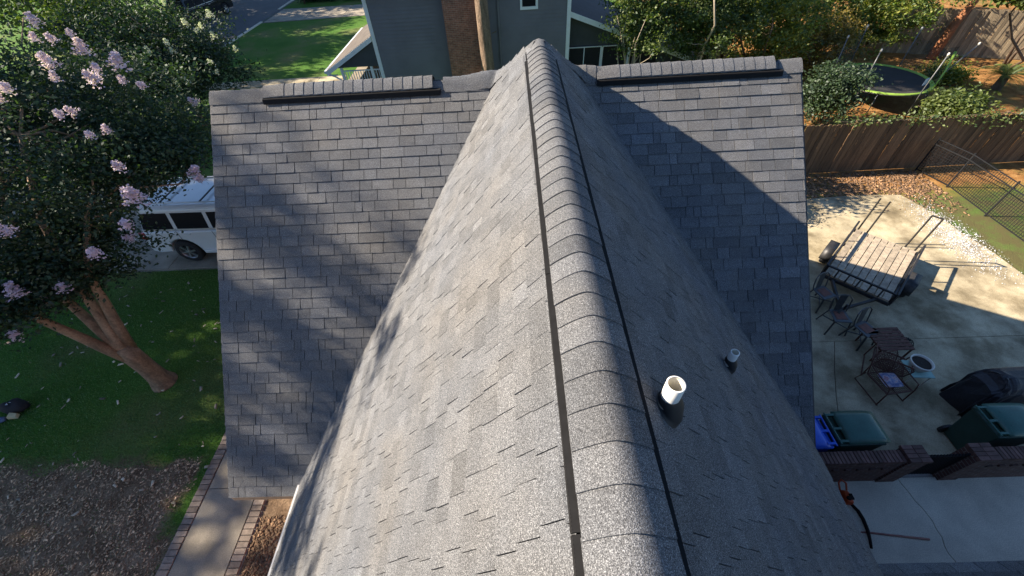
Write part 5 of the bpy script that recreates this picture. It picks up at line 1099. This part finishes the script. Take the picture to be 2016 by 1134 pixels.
shrub('ground_shrub', 'low leafy bush at the far end of the brown fence', (20.9, 15.2, 0), (21.0, 15.2, .6), (1.0, .9, .6), 6000, .15, 179, 'leaf_lime', 'bark', 60, 3, .02, tone=(.3, .25))
shrub('ground_shrub', 'small weedy bush at the roof corner on the sunny patio edge', (8.0, 10.6, 0), (8.05, 10.6, .35), (.35, .6, .4), 3200, .07, 182, 'leaf_lime', 'bark', 40, 3, .012, spread=.12)
shrub('small_tree', 'small tree behind the house that dapples the patio slab', (5.2, 12.3, 0), (5.2, 12.2, 2.7), (1.0, 1.4, .9), 4200, .13, 185, 'leaf_mid', 'bark', 90, 3, .05, cat='tree', spread=.2)
# sago palms
def sago(label, base, h, n, seed):
    r = RS(seed); t = thing('sago_palm', label, 'palm', base, 'sago palms'); b = Vector(base)
    build(MB().tube([b, b + Vector((0, 0, h))], [.20, .16], 10), 'trunk', M['bark'], t)
    for k in range(n):
        a = 2 * math.pi * k / n * 2.4 + r.uniform(-.2, .2); el = r.uniform(.25, 1.2); L = r.uniform(.9, 1.25); m = MB(); pts = []
        for i in range(9):
            u = i / 8; rr = L * u * math.cos(el) * (1 + .2 * u); z = h + L * u * math.sin(el) - .55 * L * u * u; pts.append(b + Vector((rr * math.cos(a), rr * math.sin(a), max(.05, z))))
        sd = Vector((-math.sin(a), math.cos(a), 0)); V = []; F = []
        for i in range(8):
            for q in range(3):
                p = pts[i].lerp(pts[i + 1], q / 3); d = (pts[i + 1] - pts[i]).normalized(); w = .26 * math.sin(math.pi * min(.97, .08 + (i + q / 3) / 8.3)) ** .6
                for s in (-1, 1):
                    c0 = len(V); V += [p, p + sd * (s * w * .5) + d * (.06 + .02) + Vector((0, 0, .03)), p + sd * (s * w) + d * .13 - Vector((0, 0, .02)), p + sd * (s * w * .5) + d * .045 + Vector((0, 0, .03))]; F.append((c0, c0 + 1, c0 + 2, c0 + 3))
        m.tone = float(np.clip(r.normal(.5, .2), 0, 1)); m.add(V, F); build(m, 'frond', M['leaf_mid'], t, tone=True)
sago('sago palm with spreading fronds in the back yard by the bleached fence', (21.6, 18.9, 0), .55, 22, 5)
sago('lower sago palm beside the far end of the brown fence', (22.9, 17.0, 0), .30, 18, 6)
# vines trailing over the board fence
def vine(label, x0, x1, seed, n, drop, mt='leaf_mid'):
    r = RS(seed); t = thing('ivy', label, 'vine', ((x0 + x1) / 2, 12.7, 1.75), 'vines on the board fence'); c = []
    for k in range(46):
        x = r.uniform(x0, x1); c.append((x, 12.78 + r.normal(0, .08), 1.84 - abs(r.normal(0, drop)) + .06))
    c = np.array(c); m = MB(); q = np.linspace(x0, x1, 12); m.tube([(x, 12.8 + .04 * math.sin(x * 5), 1.86 + .03 * math.sin(x * 7)) for x in q], .012, 5); build(m, 'stem', M['bark'], t); crown(t, c, n, .10, .13, M[mt], seed + 1, 'leaves')
vine('vine strand trailing along the fence top before the trampoline', 10.2, 13.5, 201, 350, .05); vine('thick vine hanging over the fence top beside the black wire fence', 13.6, 17.2, 203, 450, .16); vine('vine strand at the far fence end', 17.4, 20.5, 205, 1200, .2)
# hedge beyond the neighbour's drive, little street trees
for i, (x0, x1) in enumerate(((-20.2, -16.4), (-16.0, -12.2), (-11.8, -8.0))):
    r = RS(220 + i); t = thing('clipped_hedge', ['dark clipped hedge beside the street beyond the drive', 'dark clipped hedge in the middle beyond the drive', 'dark clipped hedge next to the porch roof line beyond the drive'][i], 'hedge', ((x0 + x1) / 2, 45.9, 0), 'clipped hedges beyond the drive')
    c = np.stack([r.uniform(x0, x1, 260), r.uniform(45.4, 46.4, 260), r.uniform(.1, .85, 260)], 1); crown(t, c, 9000, .13, .12, M['leaf_dark'], 230 + i, 'foliage'); m = MB()
    for k in range(4): m.tube([(x0 + .5 + k * .9, 45.9, 0), (x0 + .5 + k * .9, 45.9, .7)], .03, 6)
    build(m, 'stems', M['bark'], t)
for i, x in enumerate((-19.4, -14.2, -9.7)):
    big_tree('young_tree', ['slim young tree standing by the hedge nearest the street', 'slim young tree standing by the middle hedge', 'slim young tree standing by the hedge nearest the porch'][i], (x, 45.0, 0), (x, 45.0, 2.2), (x, 45.0, 3.6), (1.4, 1.4, 1.3), 2500, .18, 240 + 2 * i, 'leaf_mid', clumps=50, spread=.3, rad=.06, group='young trees by the hedge')

# ================================================================== THINGS LEFT ON THE LAWN
M['canvas'] = mat('black_canvas', (0.014, 0.013, 0.017), .8, .3, 9, 60, .4, .006)
m = MB(); V = []; K = 18
for j, (rr, z) in enumerate(((.75, 0), (1.0, .05), (1.02, .12), (.85, .22), (.5, .28), (.12, .29))):
    for k in range(K):
        a = 2 * math.pi * k / K; f = 1 + .10 * math.sin(3 * a + j) + .05 * math.sin(7 * a); V.append((-12.15 + .26 * rr * f * math.cos(a), 4.52 + .17 * rr * f * math.sin(a), .03 + z * (1 + .12 * math.sin(2 * a))))
m.add(V, [(j * K + k, j * K + (k + 1) % K, (j + 1) * K + (k + 1) % K, (j + 1) * K + k) for j in range(5) for k in range(K)] + [tuple(5 * K + k for k in range(K))])
t = thing('black_bag', 'black soft bag lying on the lawn at the picture edge', 'bag', (-12.15, 4.52, 0)); build(m, 'bag_body', M['canvas'], t, smooth=True)
m = MB(); m.box((-12.17, 4.50, .325), (.05, .03, .006)); m.box((-12.10, 4.53, .325), (.04, .03, .006)); m.box((-12.14, 4.47, .318), (.05, .02, .006)); build(m, 'printed_mark', M['trim'], t)
m = MB(); m.hexa([(-12.18, 4.24, .04), (-11.95, 4.26, .04), (-11.96, 4.36, .06), (-12.16, 4.36, .06), (-12.16, 4.25, .12), (-11.97, 4.27, .10), (-11.98, 4.35, .14), (-12.14, 4.36, .16)]); build(m, 'paper_sack', mat('brown_paper', (0.45, 0.38, 0.22), .8, .2, 9), None, origin=(-12.06, 4.3, .03), label='crumpled tan paper sack leaning on the black bag', cat='paper sack', bevel=.01)
m = MB(); m.tube([(-12.5, 4.14, .06), (-12.36, 4.20, .09), (-12.22, 4.25, .07)], [.05, .085, .05], 10); build(m, 'blue_cloth', mat('pale_blue_cloth', (0.13, 0.20, 0.36), .8, .3, 9), None, origin=(-12.36, 4.2, .03), label='rolled pale blue cloth beside the tan paper sack', cat='cloth', smooth=True)
